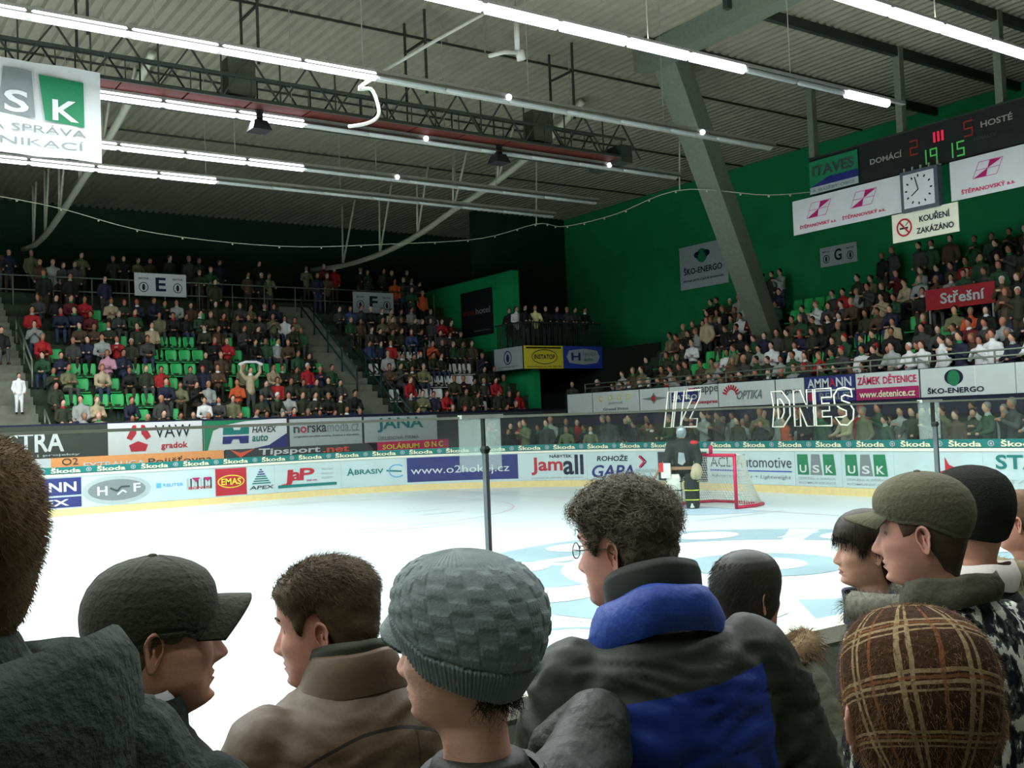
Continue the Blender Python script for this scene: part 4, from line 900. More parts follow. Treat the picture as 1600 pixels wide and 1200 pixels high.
special(1340, 560, None, 'white', 'black hair', 'green scarf', 'supporter in a white shirt at the stand rail')
special(670, 540, None, 'orange', 'brown hair', '', 'person in orange above the white seats')
special(815, 688, None, 'red', 'grey hair', '', 'person in a red jacket in the corner behind the glass')
special(905, 685, None, 'red', 'brown hair', '', 'person in red behind the corner glass under the banners')
FIG.append(dict(loc=(-11.5, 18.4, e_floor(2)[1]+.3), rz=-1.5, pose='stand', fit=('white', 'black hair', '', SKINS[0], JM['white']), where=('x', 'x', 0, ''), s=.72, key=True, desc='child in white standing on the concrete stairs'))
FIG.append(dict(loc=(-11.6, 21.0, e_floor(5)[1]+.3), rz=-1.5, pose='sit', fit=outfit('black', 'brown hair', ''), where=('x', 'x', 1, ''), s=.95, key=True, desc='person in black sitting high on the concrete stairs'))
FIG = [f for f in FIG if -60 < project(f['loc'])[0] < 1680]
for f in FIG: f['d'] = project(f['loc'])[2]-(100 if f.get('key') else 0)
FIG.sort(key=lambda f: f['d'])
NIND = 284
SLOT_DEF = [SKINS[0], JM['black'], TM[0], HM['brown hair'], JM['black']]
for me in POSES.values():
    for m in SLOT_DEF: me.materials.append(m)
def ref_of(st): return 'the corner' if st == 'of stand G' else 'the handrail stairs' if 'white' in st else 'the outer end' if 'above' in st or 'beyond' in st else 'the outer stairs'
def label_of(f):
    j, h, a = f['fit'][:3]; r_, st, n, kind = f['where']
    if f.get('desc'): return f['desc']
    if kind == 'balcony': return f"person in {j} at the corner balcony rail, {nth(n)} from the bright green wall"
    if kind == 'group': return f"person in {j} standing in the {st}, {nth(n)} from the wall"
    if kind == 'line': return f"person in {j}, {h}, {nth(n)} along the {r_} line behind the goal-end glass"
    return f"person in {j}, {h}, {r_} row {st}, {nth(n)} from {ref_of(st)}"
def grp_of(f):
    k = f['where'][3]
    return 'guests on the balcony' if k == 'balcony' else 'crowd behind the goal-end glass' if k == 'line' else 'people under the balcony' if k == 'group' else 'spectators in the stands'
used = {}
for f in FIG[:NIND]:
    o = bpy.data.objects.new('person', POSES[f['pose']]); COL.objects.link(o); o.location = f['loc']; o.rotation_euler = (0, 0, f['rz']); o.scale = (f['s'],)*3
    j, h, a, sk, tr = f['fit']
    for sl, m in zip(o.material_slots, (sk, JM[j], tr, HM[h], AM[a] or JM[j])): sl.link = 'OBJECT'; sl.material = m
    lb = label_of(f); used[lb] = used.get(lb, 0)+1
    tag(o, lb, 'person', grp_of(f))
# everyone farther back: one uncounted mass
V, F, MI = [], [], []
base = 0; pm = {m.name: i for i, m in enumerate(PALETTE)}; cache = {}
for f in FIG[NIND:]:
    me = POSES[f['pose']]
    if f['pose'] not in cache:
        mi = np.zeros(len(me.polygons), np.int32); me.polygons.foreach_get('material_index', mi); cache[f['pose']] = (coords(me), [tuple(p.vertices) for p in me.polygons], mi)
    v, fs, mi = cache[f['pose']]; c, s_ = math.cos(f['rz']), math.sin(f['rz'])
    q = v*f['s']; V.append(np.stack([q[:, 0]*c-q[:, 1]*s_, q[:, 0]*s_+q[:, 1]*c, q[:, 2]], 1)+np.array(f['loc']))
    F += [tuple(i+base for i in t) for t in fs]; base += len(v)
    j, h, a, sk, tr = f['fit']; mp = [pm[m.name] for m in (sk, JM[j], tr, HM[h], AM[a] or JM[j])]; MI.append(np.array(mp)[mi])
me = bpy.data.meshes.new('crowd'); me.from_pydata(np.concatenate(V).tolist(), [], F)
for m in PALETTE: me.materials.append(m)
me.polygons.foreach_set('material_index', np.concatenate(MI).astype(np.int32)); me.polygons.foreach_set('use_smooth', [True]*len(me.polygons)); me.update()
o = bpy.data.objects.new('crowd', me); COL.objects.link(o); tag(o, 'dense mass of spectators filling the farthest rows of the stands', 'crowd', None, 'stuff')
sn = {}
for loc, rz, white, (r_, st, n, _) in SEATS:
    px, py, _ = project(loc)
    if not -40 < px < 1640: continue
    seat(loc, rz, white, f"empty {'white' if white else 'green'} plastic seat, {r_} row {st}, {nth(n)} from {ref_of(st)}", ('empty white seats' if white else 'empty green seats')+' of '+('stand G' if 'G' in st else 'stand E'))

# ------------------------------------------------------------------ goalkeeper
GJ = mat('keeper_jersey', (30, 40, 34), .7, 0, .2, 9); GW = mat('keeper_pad_white', (208, 212, 196), .5, 0, .1, 9); GR = mat('keeper_red', (190, 44, 48), .6); GY = mat('keeper_lime', (176, 190, 66), .6)
GT = mat('keeper_tan', (140, 110, 80), .7); GS = mat('keeper_silver', (150, 165, 165), .35, .5)
rz = math.radians(215); gk_pos = (-.45, .24, 0)
L = Lump()
L.cap((0, 0, .98), (.0, 0, 1.2), .22, .24, 1).cap((0, 0, 1.2), (.03, 0, 1.45), .24, .2, 1)
for s in (-1, 1):
    L.cap((0, s*.13, .92), (.08, s*.17, .55), .15, .12, 1).cap((.08, s*.17, .55), (.0, s*.2, .1), .1, .08, 1)
    L.cap((.03, 0, 1.46), (.03, s*.27, 1.42), .15, .13, 1)
L.chain([(.03, .27, 1.42), (.04, .36, 1.16), (.24, .36, .95)], [.11, .10, .085], 1)
L.chain([(.03, -.27, 1.42), (.04, -.37, 1.15), (.24, -.34, .92)], [.11, .10, .085], 1)
L.cap((.05, 0, 1.5), (.08, 0, 1.68), .08, .07, 0).ell((.1, 0, 1.74), (.1, .08, .12), 0)
me = L.make(.028, 1); body = link_mesh('person', me, [SKINS[0], GJ], None, True, gk_pos); body.rotation_euler = (0, 0, rz)
tag(body, 'goalkeeper in dark jersey with white leg pads standing in front of the goal', 'person')
b = MB(); b.ball((.09, 0, 1.76), (.135, .115, .15), 16, 12); b.build('helmet', GS, body, True)
b = MB()
for k in range(5): y = -.08+.04*k; b.tube([(.2-.02*abs(k-2), y, 1.82), (.245-.02*abs(k-2), y, 1.74), (.2-.02*abs(k-2), y, 1.63)], .008, 5)
for z in (1.66, 1.72, 1.79): b.tube([(.17, -.1, z), (.24, 0, z), (.17, .1, z)], .008, 5)
b.build('face_cage', GS, body)
for s in (-1, 1):
    b = MB(); rings = []
    for z, x, w_, d in ((.02, .12, .13, .07), (.1, .13, .15, .09), (.35, .16, .155, .09), (.58, .2, .16, .1), (.72, .22, .15, .08), (.8, .2, .12, .05)):
        c = s*.2; rings.append([(x-d, c-w_, z), (x+d*.6, c-w_, z), (x+d, c-w_*.5, z), (x+d, c+w_*.5, z), (x+d*.6, c+w_, z), (x-d, c+w_, z)])
    b.loft(rings); b.build('leg_pad', GW if s < 0 else GJ, body)
    b = MB()
    for z in (.2, .42, .62): b.box((.05, s*.2-.165, z), (.27, s*.2+.165, z+.025))
    b.build('pad_strap', GJ if s < 0 else GY, body)
    b = MB(); b.loft([[(x, s*.2+y, z) for x, y in ((-.12, -.05), (.05, -.06), (.2, -.05), (.24, 0), (.2, .05), (.05, .06), (-.12, .05))] for z in (.03, .09, .13)]); b.build('skate', GW, body)
    b = MB(); b.box((-.12, s*.2-.006, 0), (.22, s*.2+.006, .035)); b.build('skate_blade', GS, body)
b = MB(); b.ball((.33, .36, .86), (.09, .13, .19), 12, 9); b.ball((.38, .30, .80), (.06, .08, .12), 10, 7); b.build('catching_glove', mat('glove_pale', (168, 158, 128), .7), body, True)
b = MB(); b.box((.28, -.46, .72), (.34, -.24, 1.06)); b.build('blocker_pad', GW, body)
b = MB(); b.box((.05, -.28, 1.40), (.12, .28, 1.5)); b.build('shoulder_stripe', GR, body)
b = MB(); b.ball((.05, .27, 1.5), (.12, .11, .06), 12, 8); b.build('shoulder_patch', GR, body, True)
b = MB(); b.box((.25, -.5, .86), (.345, -.40, 1.07)); b.build('blocker_edge', GR, body)
b = MB(); b.loft([[(.235, -.08, 1.05), (.235, .02, 1.0), (.235, .1, 1.08), (.235, .07, 1.28), (.235, -.05, 1.3)], [(.255, -.08, 1.05), (.255, .02, 1.0), (.255, .1, 1.08), (.255, .07, 1.28), (.255, -.05, 1.3)]]); b.build('chest_emblem', GS, body)
b = MB(); b.box((-.05, -.25, .9), (.24, .25, .97)); b.build('hem_stripe', GT, body)
stick = tag(MB().bar((-.70, .43, 1.30), (-.85, .88, .62), .03, .05).bar((-.85, .88, .62), (-1.05, .98, .03), .04, .09).bar((-1.05, .98, .04), (-1.1, .58, .03), .03, .09).build('hockey_stick', GT), 'wide goalkeeper stick held against the ice', 'hockey stick')
b = MB(); b.tube([(0, -.2, 1.24), (0, -.2, 1.40), (0, -.2, 1.43)], [.045, .045, .02], 10); tag(b.build('water_bottle', RP, None, True), 'red bottle standing on the goal crossbar', 'bottle')
# ------------------------------------------------------------------ the people in front of the camera
LIPS = mat('lips', (150, 92, 82), .5, 0, .05); EYEM = mat('eye_white', (215, 212, 205), .25, 0, 0); IRIS = mat('iris', (52, 44, 36), .25, 0, 0)
PZ = np.array([.115, .112, .104, .092, .075, .055, .035, .015, 0, -.02, -.045, -.07, -.09, -.104, -.114, -.120, -.126, -.140, -.165, -.19, -.215, -.24, -.27, -.31, -.40, -.55, -.70, -.88, -.95])
PF = np.array([.004, .026, .050, .068, .081, .089, .092, .0895, .087, .088, .0885, .0885, .086, .083, .077, .064, .046, .030, .022, .026, .036, .052, .070, .088, .105, .105, .10, .105, .06])
PB = np.array([.010, .035, .060, .079, .092, .100, .103, .102, .099, .094, .086, .077, .071, .068, .066, .065, .065, .066, .069, .074, .082, .092, .100, .110, .120, .115, .105, .115, .07])
PW = np.array([.006, .028, .047, .061, .0705, .0755, .077, .0775, .077, .075, .071, .065, .0575, .052, .048, .0475, .049, .052, .054, .057, .066, .092, .140, .172, .185, .165, .155, .165, .10])
NPHI = 96
def ring_angles(n=NPHI, a=.5):
    t = np.linspace(0, 2*np.pi, n, endpoint=False); return t-a*np.sin(t)
def head_surface(phi, z, P):
    """face forward +x; phi 0 at the nose, arrays of the same shape"""
    F = np.interp(-z, -PZ, PF); B = np.interp(-z, -PZ, PB); W_ = np.interp(-z, -PZ, PW)*P.get('wide', 1)
    B = np.where(z > -.1, B*P.get('deep', 1), B)
    fat = P.get('fat', 0.0); W_ = W_+fat*np.exp(-((z+.085)/.05)**2); F = F+fat*.6*np.exp(-((z+.125)/.02)**2)
    c, s = np.cos(phi), np.sin(phi)
    x = np.where(c > 0, F*np.sign(c)*np.abs(c)**.92, B*np.sign(c)*np.abs(c)**.95); y = W_*np.sign(s)*np.abs(s)**.88
    g = lambda v, m, w: np.exp(-((v-m)/w)**2)
    fr = np.clip(c*3, 0, 1)
    ns = P.get('nose', 1.0)
    nh = np.interp(-z, [-.022, -.012, .0, .02, .034, .042, .047, .052, .058], [0, .001, .006, .0155, .0235, .0245, .018, .006, 0])*ns
    nw = np.interp(-z, [-.022, 0, .02, .04, .055], [.0085, .008, .0095, .0125, .014])
    x = x+fr*nh*g(y, 0, nw)
    x = x+fr*.0075*(g(y, .0135, .006)+g(y, -.0135, .006))*g(z, -.0435, .0075)
    for sg in (-1, 1):
        x = x-fr*.0125*g(y, sg*.031, .016)*g(z, .002, .0105)
        x = x+fr*.0050*g(y, sg*.028, .022)*g(z, .0225, .0075)*P.get('brow', 1)
        x = x+fr*.0045*g(y, sg*.043, .016)*g(z, -.03, .016)
        y = y+sg*fr*.003*g(y, sg*.06, .02)*g(z, -.025, .016)
        x = x-fr*.0040*g(y, sg*.040, .014)*g(z, -.066, .018)
    x = x+fr*(.0060*g(y, 0, .021)*g(z, -.0665, .0045)+.0065*g(y, 0, .019)*g(z, -.0785, .0048)-.0045*g(y, 0, .026)*g(z, -.0725, .0022)-.0045*g(y, 0, .022)*g(z, -.089, .005)+.0075*P.get('chin', 1)*g(y, 0, .02)*g(z, -.106, .009)-.002*g(y, 0, .005)*g(z, -.060, .006))
    return x, y
def bend(P, V):
    """turn and tilt the head on the neck; the neck and shoulders stay with the body"""
    V = np.asarray(V, float).copy(); t = np.clip((V[:, 2]+.205)/.105, 0, 1); t = t*t*(3-2*t)
    yw = P.get('turn', 0)*t; pt = P.get('nod', 0)*t; rl = P.get('tilt', 0)*t
    pv = np.array([-.02, 0, -.13]); q = V-pv
    x = q[:, 0]*np.cos(pt)-q[:, 2]*np.sin(pt)*-1; z = -q[:, 0]*np.sin(pt)+q[:, 2]*np.cos(pt); y = q[:, 1]
    y2 = y*np.cos(rl)-z*np.sin(rl); z2 = y*np.sin(rl)+z*np.cos(rl)
    x3 = x*np.cos(yw)-y2*np.sin(yw); y3 = x*np.sin(yw)+y2*np.cos(yw)
    o = np.stack([x3, y3, z2], 1)+pv
    return o + np.stack([P.get('fwd', 0)*t, 0*t, 0*t], 1)
def grid_faces(R, N):
    return [(i*N+j, i*N+(j+1) % N, (i+1)*N+(j+1) % N, (i+1)*N+j) for i in range(R-1) for j in range(N)]
def body_mesh(P):
    zs = np.concatenate([[.1148, .1135, .111], np.arange(.107, -.13, -.0042), np.arange(-.135, -.3, -.014), np.arange(-.33, -.96, -.06)])
    phi = ring_angles(); Z, PH = np.meshgrid(zs, phi, indexing='ij'); X, Y = head_surface(PH, Z, P)
    V = np.stack([X.ravel(), Y.ravel(), Z.ravel()], 1); R, N = Z.shape
    lip = (((Y/.024)**2+((Z+.0725)/.0105)**2) < 1) & (X > 0.05)
    fs = grid_faces(R, N); li = lip.ravel(); mi = [1 if sum(li[i] for i in f) >= 3 else 0 for f in fs]
    fs += [tuple(range(N))[::-1], tuple((R-1)*N+j for j in range(N))]; mi += [0, 0]
    mb = MB(); mb.add(bend(P, V), fs); mb.m = mi
    # ears grow out of the same mesh
    for sg in (-1, 1):
        e = []; nu, nv = 9, 26
        for iu in range(nu):
            u = iu/(nu-1)
            for iv in range(nv):
                a = 2*math.pi*iv/nv; rz_, rx_ = .033*(1-.18*math.sin(a)*0), .0185*(1+.22*math.sin(a))
                if math.sin(a) < 0: rx_ *= .78
                hh = (.010*math.exp(-((u-.86)/.13)**2)-.007*math.exp(-((u-.45)/.25)**2)+.004*math.exp(-(u/.2)**2))
                if math.sin(a) < -.55: hh = .005*(1-u*.3)
                if abs(math.cos(a)-1) < .5 and u < .75: hh -= .003
                lx = -rx_*u*-math.cos(a); lz = rz_*u*math.sin(a)
                e.append((lx, hh, lz))
        e2 = [(x*1.0, h-.009, z) for x, h, z in e[-nv:]]; e3 = [(x*.55+.004, h-.022, z*.75) for x, h, z in e[-nv:]]
        pts = []
        out, tl = math.radians(24), math.radians(-9)
        for x, h, z in e+e2+e3:
            x -= .004; X1 = x*math.cos(tl)-z*math.sin(tl); Z1 = x*math.sin(tl)+z*math.cos(tl)
            X2 = X1*math.cos(out)+h*-math.sin(out)*1; Y2 = h*math.cos(out)-X1*math.sin(out)
            pts.append((X2-.010, sg*(P.get('wide', 1)*.0765+.004-P.get('flat_ear', 0)+Y2), Z1-.014))
        f = [(i*nv+j, i*nv+(j+1) % nv, (i+1)*nv+(j+1) % nv, (i+1)*nv+j) for i in range(nu+1) for j in range(nv)]
        if sg > 0: f = [t[::-1] for t in f]
        mb.add(bend(P, np.array(pts)), f)
    return mb.mesh('body')
def cap_part(P, zline, thick, name, mats, parent, n=150, dz=.004, zmin=-.14, uv=False, shape=None):
    """a shell over the skull above zline(phi); thick(phi, z, f) gives its stand-off, f the share of the way up from its edge"""
    zs = np.concatenate([[.1149, .1143, .113, .111], np.arange(.108, zmin, -dz)]); phi = ring_angles(n, .0)
    Z, PH = np.meshgrid(zs, phi, indexing='ij'); ab = np.abs((PH+np.pi) % (2*np.pi)-np.pi); ZL = zline(ab)
    Zc = np.maximum(Z, ZL)                              # rows below the edge collapse on it
    P2 = dict(P, nose=0, brow=0); X, Y = head_surface(PH, Zc, P2)
    pos = np.stack([X, Y, Zc], -1); c = np.array([-.006, 0, .01]); nrm = pos-c; nrm[..., 2] *= .8
    nrm /= np.linalg.norm(nrm, axis=-1, keepdims=True)
    f = np.clip((Zc-ZL)/np.maximum(.115-ZL, .01), 0, 1); T = thick(PH, Zc, f)
    Q = pos+nrm*T[..., None]
    if shape is not None: Q = shape(Q, PH, Zc, f)
    R, N = Z.shape; keep = (Z >= ZL-dz)
    V = bend(P, Q.reshape(-1, 3)); mb = MB()
    fs = [t for t in grid_faces(R, N) if any(keep.ravel()[i] for i in t)]; fs.append(tuple(range(N))[::-1])
    mb.add(V, fs); me = mb.mesh(name)
    if uv:
        l = me.uv_layers.new(name='wrap'); q = (Q-np.array([-.006, 0, .0])).reshape(-1, 3); q = q/np.linalg.norm(q, axis=1, keepdims=True); a_ = math.radians(24); qx = q[:, 0]*math.cos(a_)-q[:, 2]*math.sin(a_); qz = q[:, 0]*math.sin(a_)+q[:, 2]*math.cos(a_); U = (np.arctan2(q[:, 1], -qx)/(2*np.pi)+.5) % 1.0; Wv = np.arccos(np.clip(qz, -1, 1))/math.pi; uvs = np.zeros(len(me.loops)*2); k = 0
        for p in me.polygons:
            us = [U[i] for i in p.vertices]; wrap = max(us)-min(us) > .5
            for i in p.vertices: uvs[k] = U[i]+(1 if wrap and U[i] < .5 else 0); uvs[k+1] = Wv[i]; k += 2
        l.data.foreach_set('uv', uvs)
    o = link_mesh(name, me, mats, parent, True)
    sm = me.attributes
    return o, Q, nrm, keep & (Zc > ZL+.002)
def strands(name, roots, dirs, length, m, parent, P=None, curl=0.0, r=.0007, seg=5, droop=.4, jitter=.35, seed=1, local=True):
    """many thin tapered hairs; three-sided tubes in one mesh"""
    R = np.random.default_rng(seed); n = len(roots); d = dirs+R.normal(0, jitter, (n, 3)); d /= np.linalg.norm(d, axis=1, keepdims=True)
    L = length*(.6+.8*R.random(n)) if np.isscalar(length) else length*(.7+.6*R.random(n))
    s1 = np.cross(d, [0.3, .2, 1.0]); s1 /= np.linalg.norm(s1, axis=1, keepdims=True)+1e-9; s2 = np.cross(d, s1); ph = R.random(n)*6.28; kf = 1+R.random(n)*.8
    pts = np.zeros((n, seg+1, 3))
    for k in range(seg+1):
        t = k/seg; a = ph+t*7*kf
        p = roots+d*(L*t*(1-.25*curl*t))[:, None]
        p[:, 2] -= droop*L*t*t
        if curl: p += (s1*np.cos(a)[:, None]+s2*np.sin(a)[:, None]-s1*np.cos(ph)[:, None]-s2*np.sin(ph)[:, None])*(curl*.28*L*min(1, t*1.5))[:, None]
        pts[:, k] = p
    if P is not None: pts = bend(P, pts.reshape(-1, 3)).reshape(n, seg+1, 3)
    V = np.zeros((n, seg+1, 3, 3))
    for j in range(3):
        a = 2*math.pi*j/3; off = s1*math.cos(a)+s2*math.sin(a)
        for k in range(seg+1): V[:, k, j] = pts[:, k]+off*r*(1-.75*k/seg)
    idx = np.arange(n*(seg+1)*3).reshape(n, seg+1, 3); F = np.stack([idx[:, :-1], np.roll(idx, -1, 2)[:, :-1], np.roll(idx, -1, 2)[:, 1:], idx[:, 1:]], -1).reshape(-1, 4)
    me = bpy.data.meshes.new(name); nv = V.size//3; me.vertices.add(nv); me.vertices.foreach_set('co', V.ravel()); nf = len(F)
    me.loops.add(nf*4); me.loops.foreach_set('vertex_index', F.ravel().astype(np.int32)); me.polygons.add(nf)
    me.polygons.foreach_set('loop_start', np.arange(0, nf*4, 4, dtype=np.int32)); me.update(calc_edges=True)
    return link_mesh(name, me, m, parent, True)
HL_A = [0, .5, .85, 1.08, 1.25, 1.42, 1.62, 1.85, 2.2, 2.7, 3.15]
HL_Z = [.074, .072, .058, .030, -.022, -.012, .030, -.030, -.085, -.112, -.118]
def hairline(az=HL_A, zz=HL_Z): return lambda ab: np.interp(ab, az, zz)
def hair(P, parent, m, zl, th, nst, length, curl, seed, flow=(0, 0, 0), r=.0008, droop=.4, jit=.35, lift=1.0, lump=.0, name='hair', seg=5, side=(.10, .07, .4)):
    R = np.random.default_rng(seed)
    def thick(ph, z, f):
        t = th*np.clip(f*9, 0, 1)**.6*(.75+.5*f)
        if lump:
            nz = np.array([noise.noise(Vector((math.cos(a)*2.6, math.sin(a)*2.6, b*34))) for a, b in zip(ph.ravel(), z.ravel())]).reshape(ph.shape); t = t*(1+lump*nz)
        return t
    o, Q, N_, K = cap_part(P, zl, thick, name, m, parent)
    A_ = np.linalg.norm(np.cross(np.gradient(Q, axis=0), np.roll(Q, -1, 1)-np.roll(Q, 1, 1)), axis=-1)
    q, n_ = Q[K], N_[K]; w_ = A_[K]; i = R.choice(len(q), nst, p=w_/w_.sum()); length = length*np.clip((q[i, 2]+side[1])/side[0], side[2], 1.0)
    d = n_[i]*lift+np.array(flow); tang = np.stack([-q[i, 0]*.0-.5, np.zeros(nst), -np.ones(nst)*.6], 1)*.4*(1-min(lift, 1)); d = d+tang
    strands('strands', q[i]-n_[i]*.003+R.normal(0, .0015, (nst, 3)), d/np.linalg.norm(d, axis=1, keepdims=True), length, m, o, P, curl, r, seg, droop, jit, seed)
    return o
def eyes(P, body):
    for sg in (-1, 1):
        x, y = head_surface(np.array([sg*.36]), np.array([.002]), P); c = np.array([[float(x[0])-.0065, sg*.0315, .002]])
        q = bend(P, c)[0]; mb = MB(); mb.ball(q, .0118, 14, 10); e = mb.build('eye', EYEM, body, True)
        f = bend(P, c+[[.0095, 0, 0]])[0]; mb = MB(); mb.ball(f, .0042, 10, 8); mb.build('iris', IRIS, e, True)
        # lids and brow
        lid = []; low = []; brow = []
        for k in range(9):
            t = -1+2*k/8; lid.append((c[0][0]+.0095-.006*t*t+.0015, sg*.0315+t*.0155, .002+.0075*(1-t*t)-.001*t*sg)); low.append((c[0][0]+.0085-.006*t*t+.001, sg*.0315+t*.015, .002-.0065*(1-t*t)))
            bx, by = head_surface(np.array([sg*(.40+.26*t*sg*sg)]), np.array([.026+.003*(1-t*t)]), P); brow.append((float(bx[0])+.001, float(by[0]), .0255+.004*(1-t*t)))
        mb = MB(); mb.tube(bend(P, np.array(lid)), .0026, 6); mb.tube(bend(P, np.array(low)), .0022, 6); mb.build('eyelids', P['skin'], body, True)
        mb = MB(); mb.tube(bend(P, np.array(brow)), [.0015]+[.0028]*7+[.0015], 6); mb.build('eyebrow', P['browm'], body, True)
# --- clothing
TZ = [-.165, -.195, -.225, -.255, -.29, -.34, -.42, -.56, -.72, -.86, -.90]
TF = [.062, .068, .078, .090, .104, .120, .132, .138, .136, .140, .136]
TB = [.080, .088, .104, .120, .134, .146, .152, .142, .132, .140, .136]
TW = [.070, .078, .104, .142, .176, .200, .208, .200, .192, .200, .196]
def jacket_mesh(B, arms, voxel=.0105, fold=.006, seed=0, extra=None, smooth_it=4):
    k = B.get('bulk', 1.0); sw = B.get('shoulder', 1.0); mb = MB(); rings = []
    for z, f, b_, w_ in zip(TZ, TF, TB, TW):
        if z < -.2: f, b_, w_ = f*k, b_*k, w_*sw
        r = []
        for j in range(40):
            t = 2*math.pi*j/40; c, s = math.cos(t), math.sin(t)
            r.append((math.copysign(abs(c)**.9, c)*(f if c > 0 else b_)-.015, math.copysign(abs(s)**.85, s)*w_, z))
        rings.append(r)
    mb.loft(rings)
    for s, pts in zip((1, -1), arms):
        pts = [Vector(p) for p in pts]; rr = [.076*k, .070*k, .060*k, .052*k, .046*k][:len(pts)]
        fine = smooth_pts([tuple(p) for p in pts], 18); rf = [float(np.interp(i/17*(len(pts)-1), range(len(pts)), rr)) for i in range(18)]
        d0 = (Vector(fine[0])-Vector(fine[1])).normalized()
        mb.tube([Vector(fine[0])+d0*rf[0]*.7, Vector(fine[0])+d0*rf[0]*.4]+fine, [rf[0]*.5, rf[0]*.85]+rf, 16)
    if extra: extra(mb)
    me = remesh(mb, voxel, smooth_it); v = coords(me); n = normals(me); rs = random.Random(seed); o = rs.random()*50
    dsp = np.zeros(len(v))
    for i, p in enumerate(v):
        w1 = noise.noise(Vector((p[0]*5+o, p[1]*5, p[2]*9))); q = Vector((p[0]*9+w1*1.5, p[1]*9+o, p[2]*26+w1*3)); a = noise.noise(q)
        dsp[i] = fold*(1.3*w1+(1-abs(a)*2)*.9+.35*noise.noise(q*2.1))*min(1, max(0, (-.17-p[2])/.08))
    set_coords(me, v+n*dsp[:, None]); me.polygons.foreach_set('use_smooth', [True]*len(me.polygons))
    return me
def arm(s, pose='pocket', k=1.0):
    if pose == 'pocket': p = [(-.02, .165, -.30), (-.03, .235, -.44), (-.045, .262, -.58), (.03, .25, -.74), (.12, .19, -.84)]
    elif pose == 'rail': p = [(-.02, .165, -.30), (.03, .235, -.44), (.08, .255, -.56), (.2, .2, -.62), (.32, .12, -.64)]
    elif pose == 'up': p = [(-.02, .155, -.285), (.02, .25, -.25), (.06, .33, -.20), (.16, .30, -.30), (.24, .20, -.46)]
    return [(x*k, s*y, z) for x, y, z in p]
def legs_shoes(parent, hgt, tm, sm):
    top = -.82; bot = -hgt; L = bot-top; mb = MB()
    for s in (-1, 1): mb.tube([(0, s*.07, top+.06), (.0, s*.095, top), (.01, s*.1, top+L*.3), (.0, s*.1, top+L*.55), (-.02, s*.105, bot+.05)], [.08, .105, .09, .072, .07], 16)
    mb.tube([(0, 0, top+.1), (0, 0, top-.06)], [.14, .12], 16)
    me = remesh(mb, .02, 2); link_mesh('trousers', me, tm, parent, True)
    for s in (-1, 1):
        r = [[(x+math.cos(t)*0, s*.105+w_*math.cos(t), bot+.0+h_*max(0, math.sin(t))) for t in [math.pi*2*j/14 for j in range(14)]] for x, w_, h_ in ((-.09, .03, .05), (-.07, .042, .08), (0, .045, .09), (.08, .05, .065), (.15, .045, .05), (.18, .025, .03))]
        mb = MB(); mb.loft(r); mb.build('shoe', sm, parent, True)
def collar_ring(P, parent, name, m, prof, turn=0.0, cx=-.018, n=48, wob=.006, seed=0, tilt=0.0):
    """lofted neck roll; prof rows are (z, front, back, half width)"""
    rings = []; rs = random.Random(seed)
    for z, f, b_, w_ in prof:
        r = []
        for j in range(n):
            t = 2*math.pi*j/n; c, s = math.cos(t), math.sin(t); q = wob*noise.noise(Vector((c*2+seed, s*2, z*14)))
            r.append(((f+q)*c+cx if c > 0 else (b_+q)*c+cx, (w_+q)*s, z+tilt*-c+wob*noise.noise(Vector((c*1.5, s*1.5+seed, z*6)))))
        rings.append(r)
    mb = MB(); vs = [q for r in rings for q in r]; mb.add(vs, grid_faces(len(rings), n))
    o = mb.build(name, m, parent, True, (P.get('back', 0), 0, P.get('lift', 0)) if P else None); o.rotation_euler = (P.get('lean', 0), 0, 0) if P else (0, 0, 0); return o
def person_at(px, py, D, az, P, label, skin, jacket_m, bulk=1.0, arms=('pocket', 'pocket'), fold=.006, trousers=0, seed=0, extra=None, shoulder=1.0, body_az=None, voxel=.0105, smooth_it=4):
    """head centre at the point D metres deep on the sight line of (px, py); feet on the near terrace"""
    d = FWD+RGT*(px-800)/FOC-UPV*(py-600)/FOC; H = CAM+d*D
    floor = NEAR_FLOOR if H[1] > -16.75 else .42
    baz = az if body_az is None else body_az; P = dict(P); P['turn'] = math.radians(az-baz); P['skin'] = skin; P.setdefault('browm', HM['brown hair'])
    me = body_mesh(P); o = link_mesh('person', me, [skin, LIPS], None, True, tuple(H)); o.rotation_euler = (0, 0, math.radians(baz))
    tag(o, label, 'person'); eyes(P, o)
    B = dict(bulk=bulk, shoulder=shoulder)
    jm = jacket_mesh(B, [arm(1, arms[0]), arm(-1, arms[1])], voxel, fold, seed, extra, smooth_it); j = link_mesh('jacket', jm, jacket_m, o, True, (P.get('back', 0), 0, P.get('lift', 0))); j.rotation_euler = (P.get('lean', 0), 0, 0)
    legs_shoes(o, H[2]-floor, TM[trousers], JM['black'])
    return o, P, j
SK_A = mat('skin_shaded', (188, 138, 112), .55, 0, .07, 30, .05, bscale=160); SK_B = mat('skin_rosy', (200, 146, 124), .55, 0, .07, 30, .05, bscale=160); SK_C = mat('skin_light', (208, 160, 134), .55, 0, .07, 30, .12, bscale=160)
def cloth(name, c, var=.15, rough=.85, bump=.35, bs=90, scale=7): return mat(name, c, rough, 0, var, scale, bump, bscale=bs)
def node_mat(name, rough=.85, spec=.25):
    m = bpy.data.materials.new(name); m.use_nodes = True; b = m.node_tree.nodes['Principled BSDF']; b.inputs['Roughness'].default_value = rough; b.inputs['Specular IOR Level'].default_value = spec
    return m, m.node_tree, b
def nmath(nt, op, a, b=None, c=None):
    n = nt.nodes.new('ShaderNodeMath'); n.operation = op
    for i, v in enumerate((a, b, c)):
        if v is None: continue
        if isinstance(v, (int, float)): n.inputs[i].default_value = v
        else: nt.links.new(v, n.inputs[i])
    return n.outputs[0]
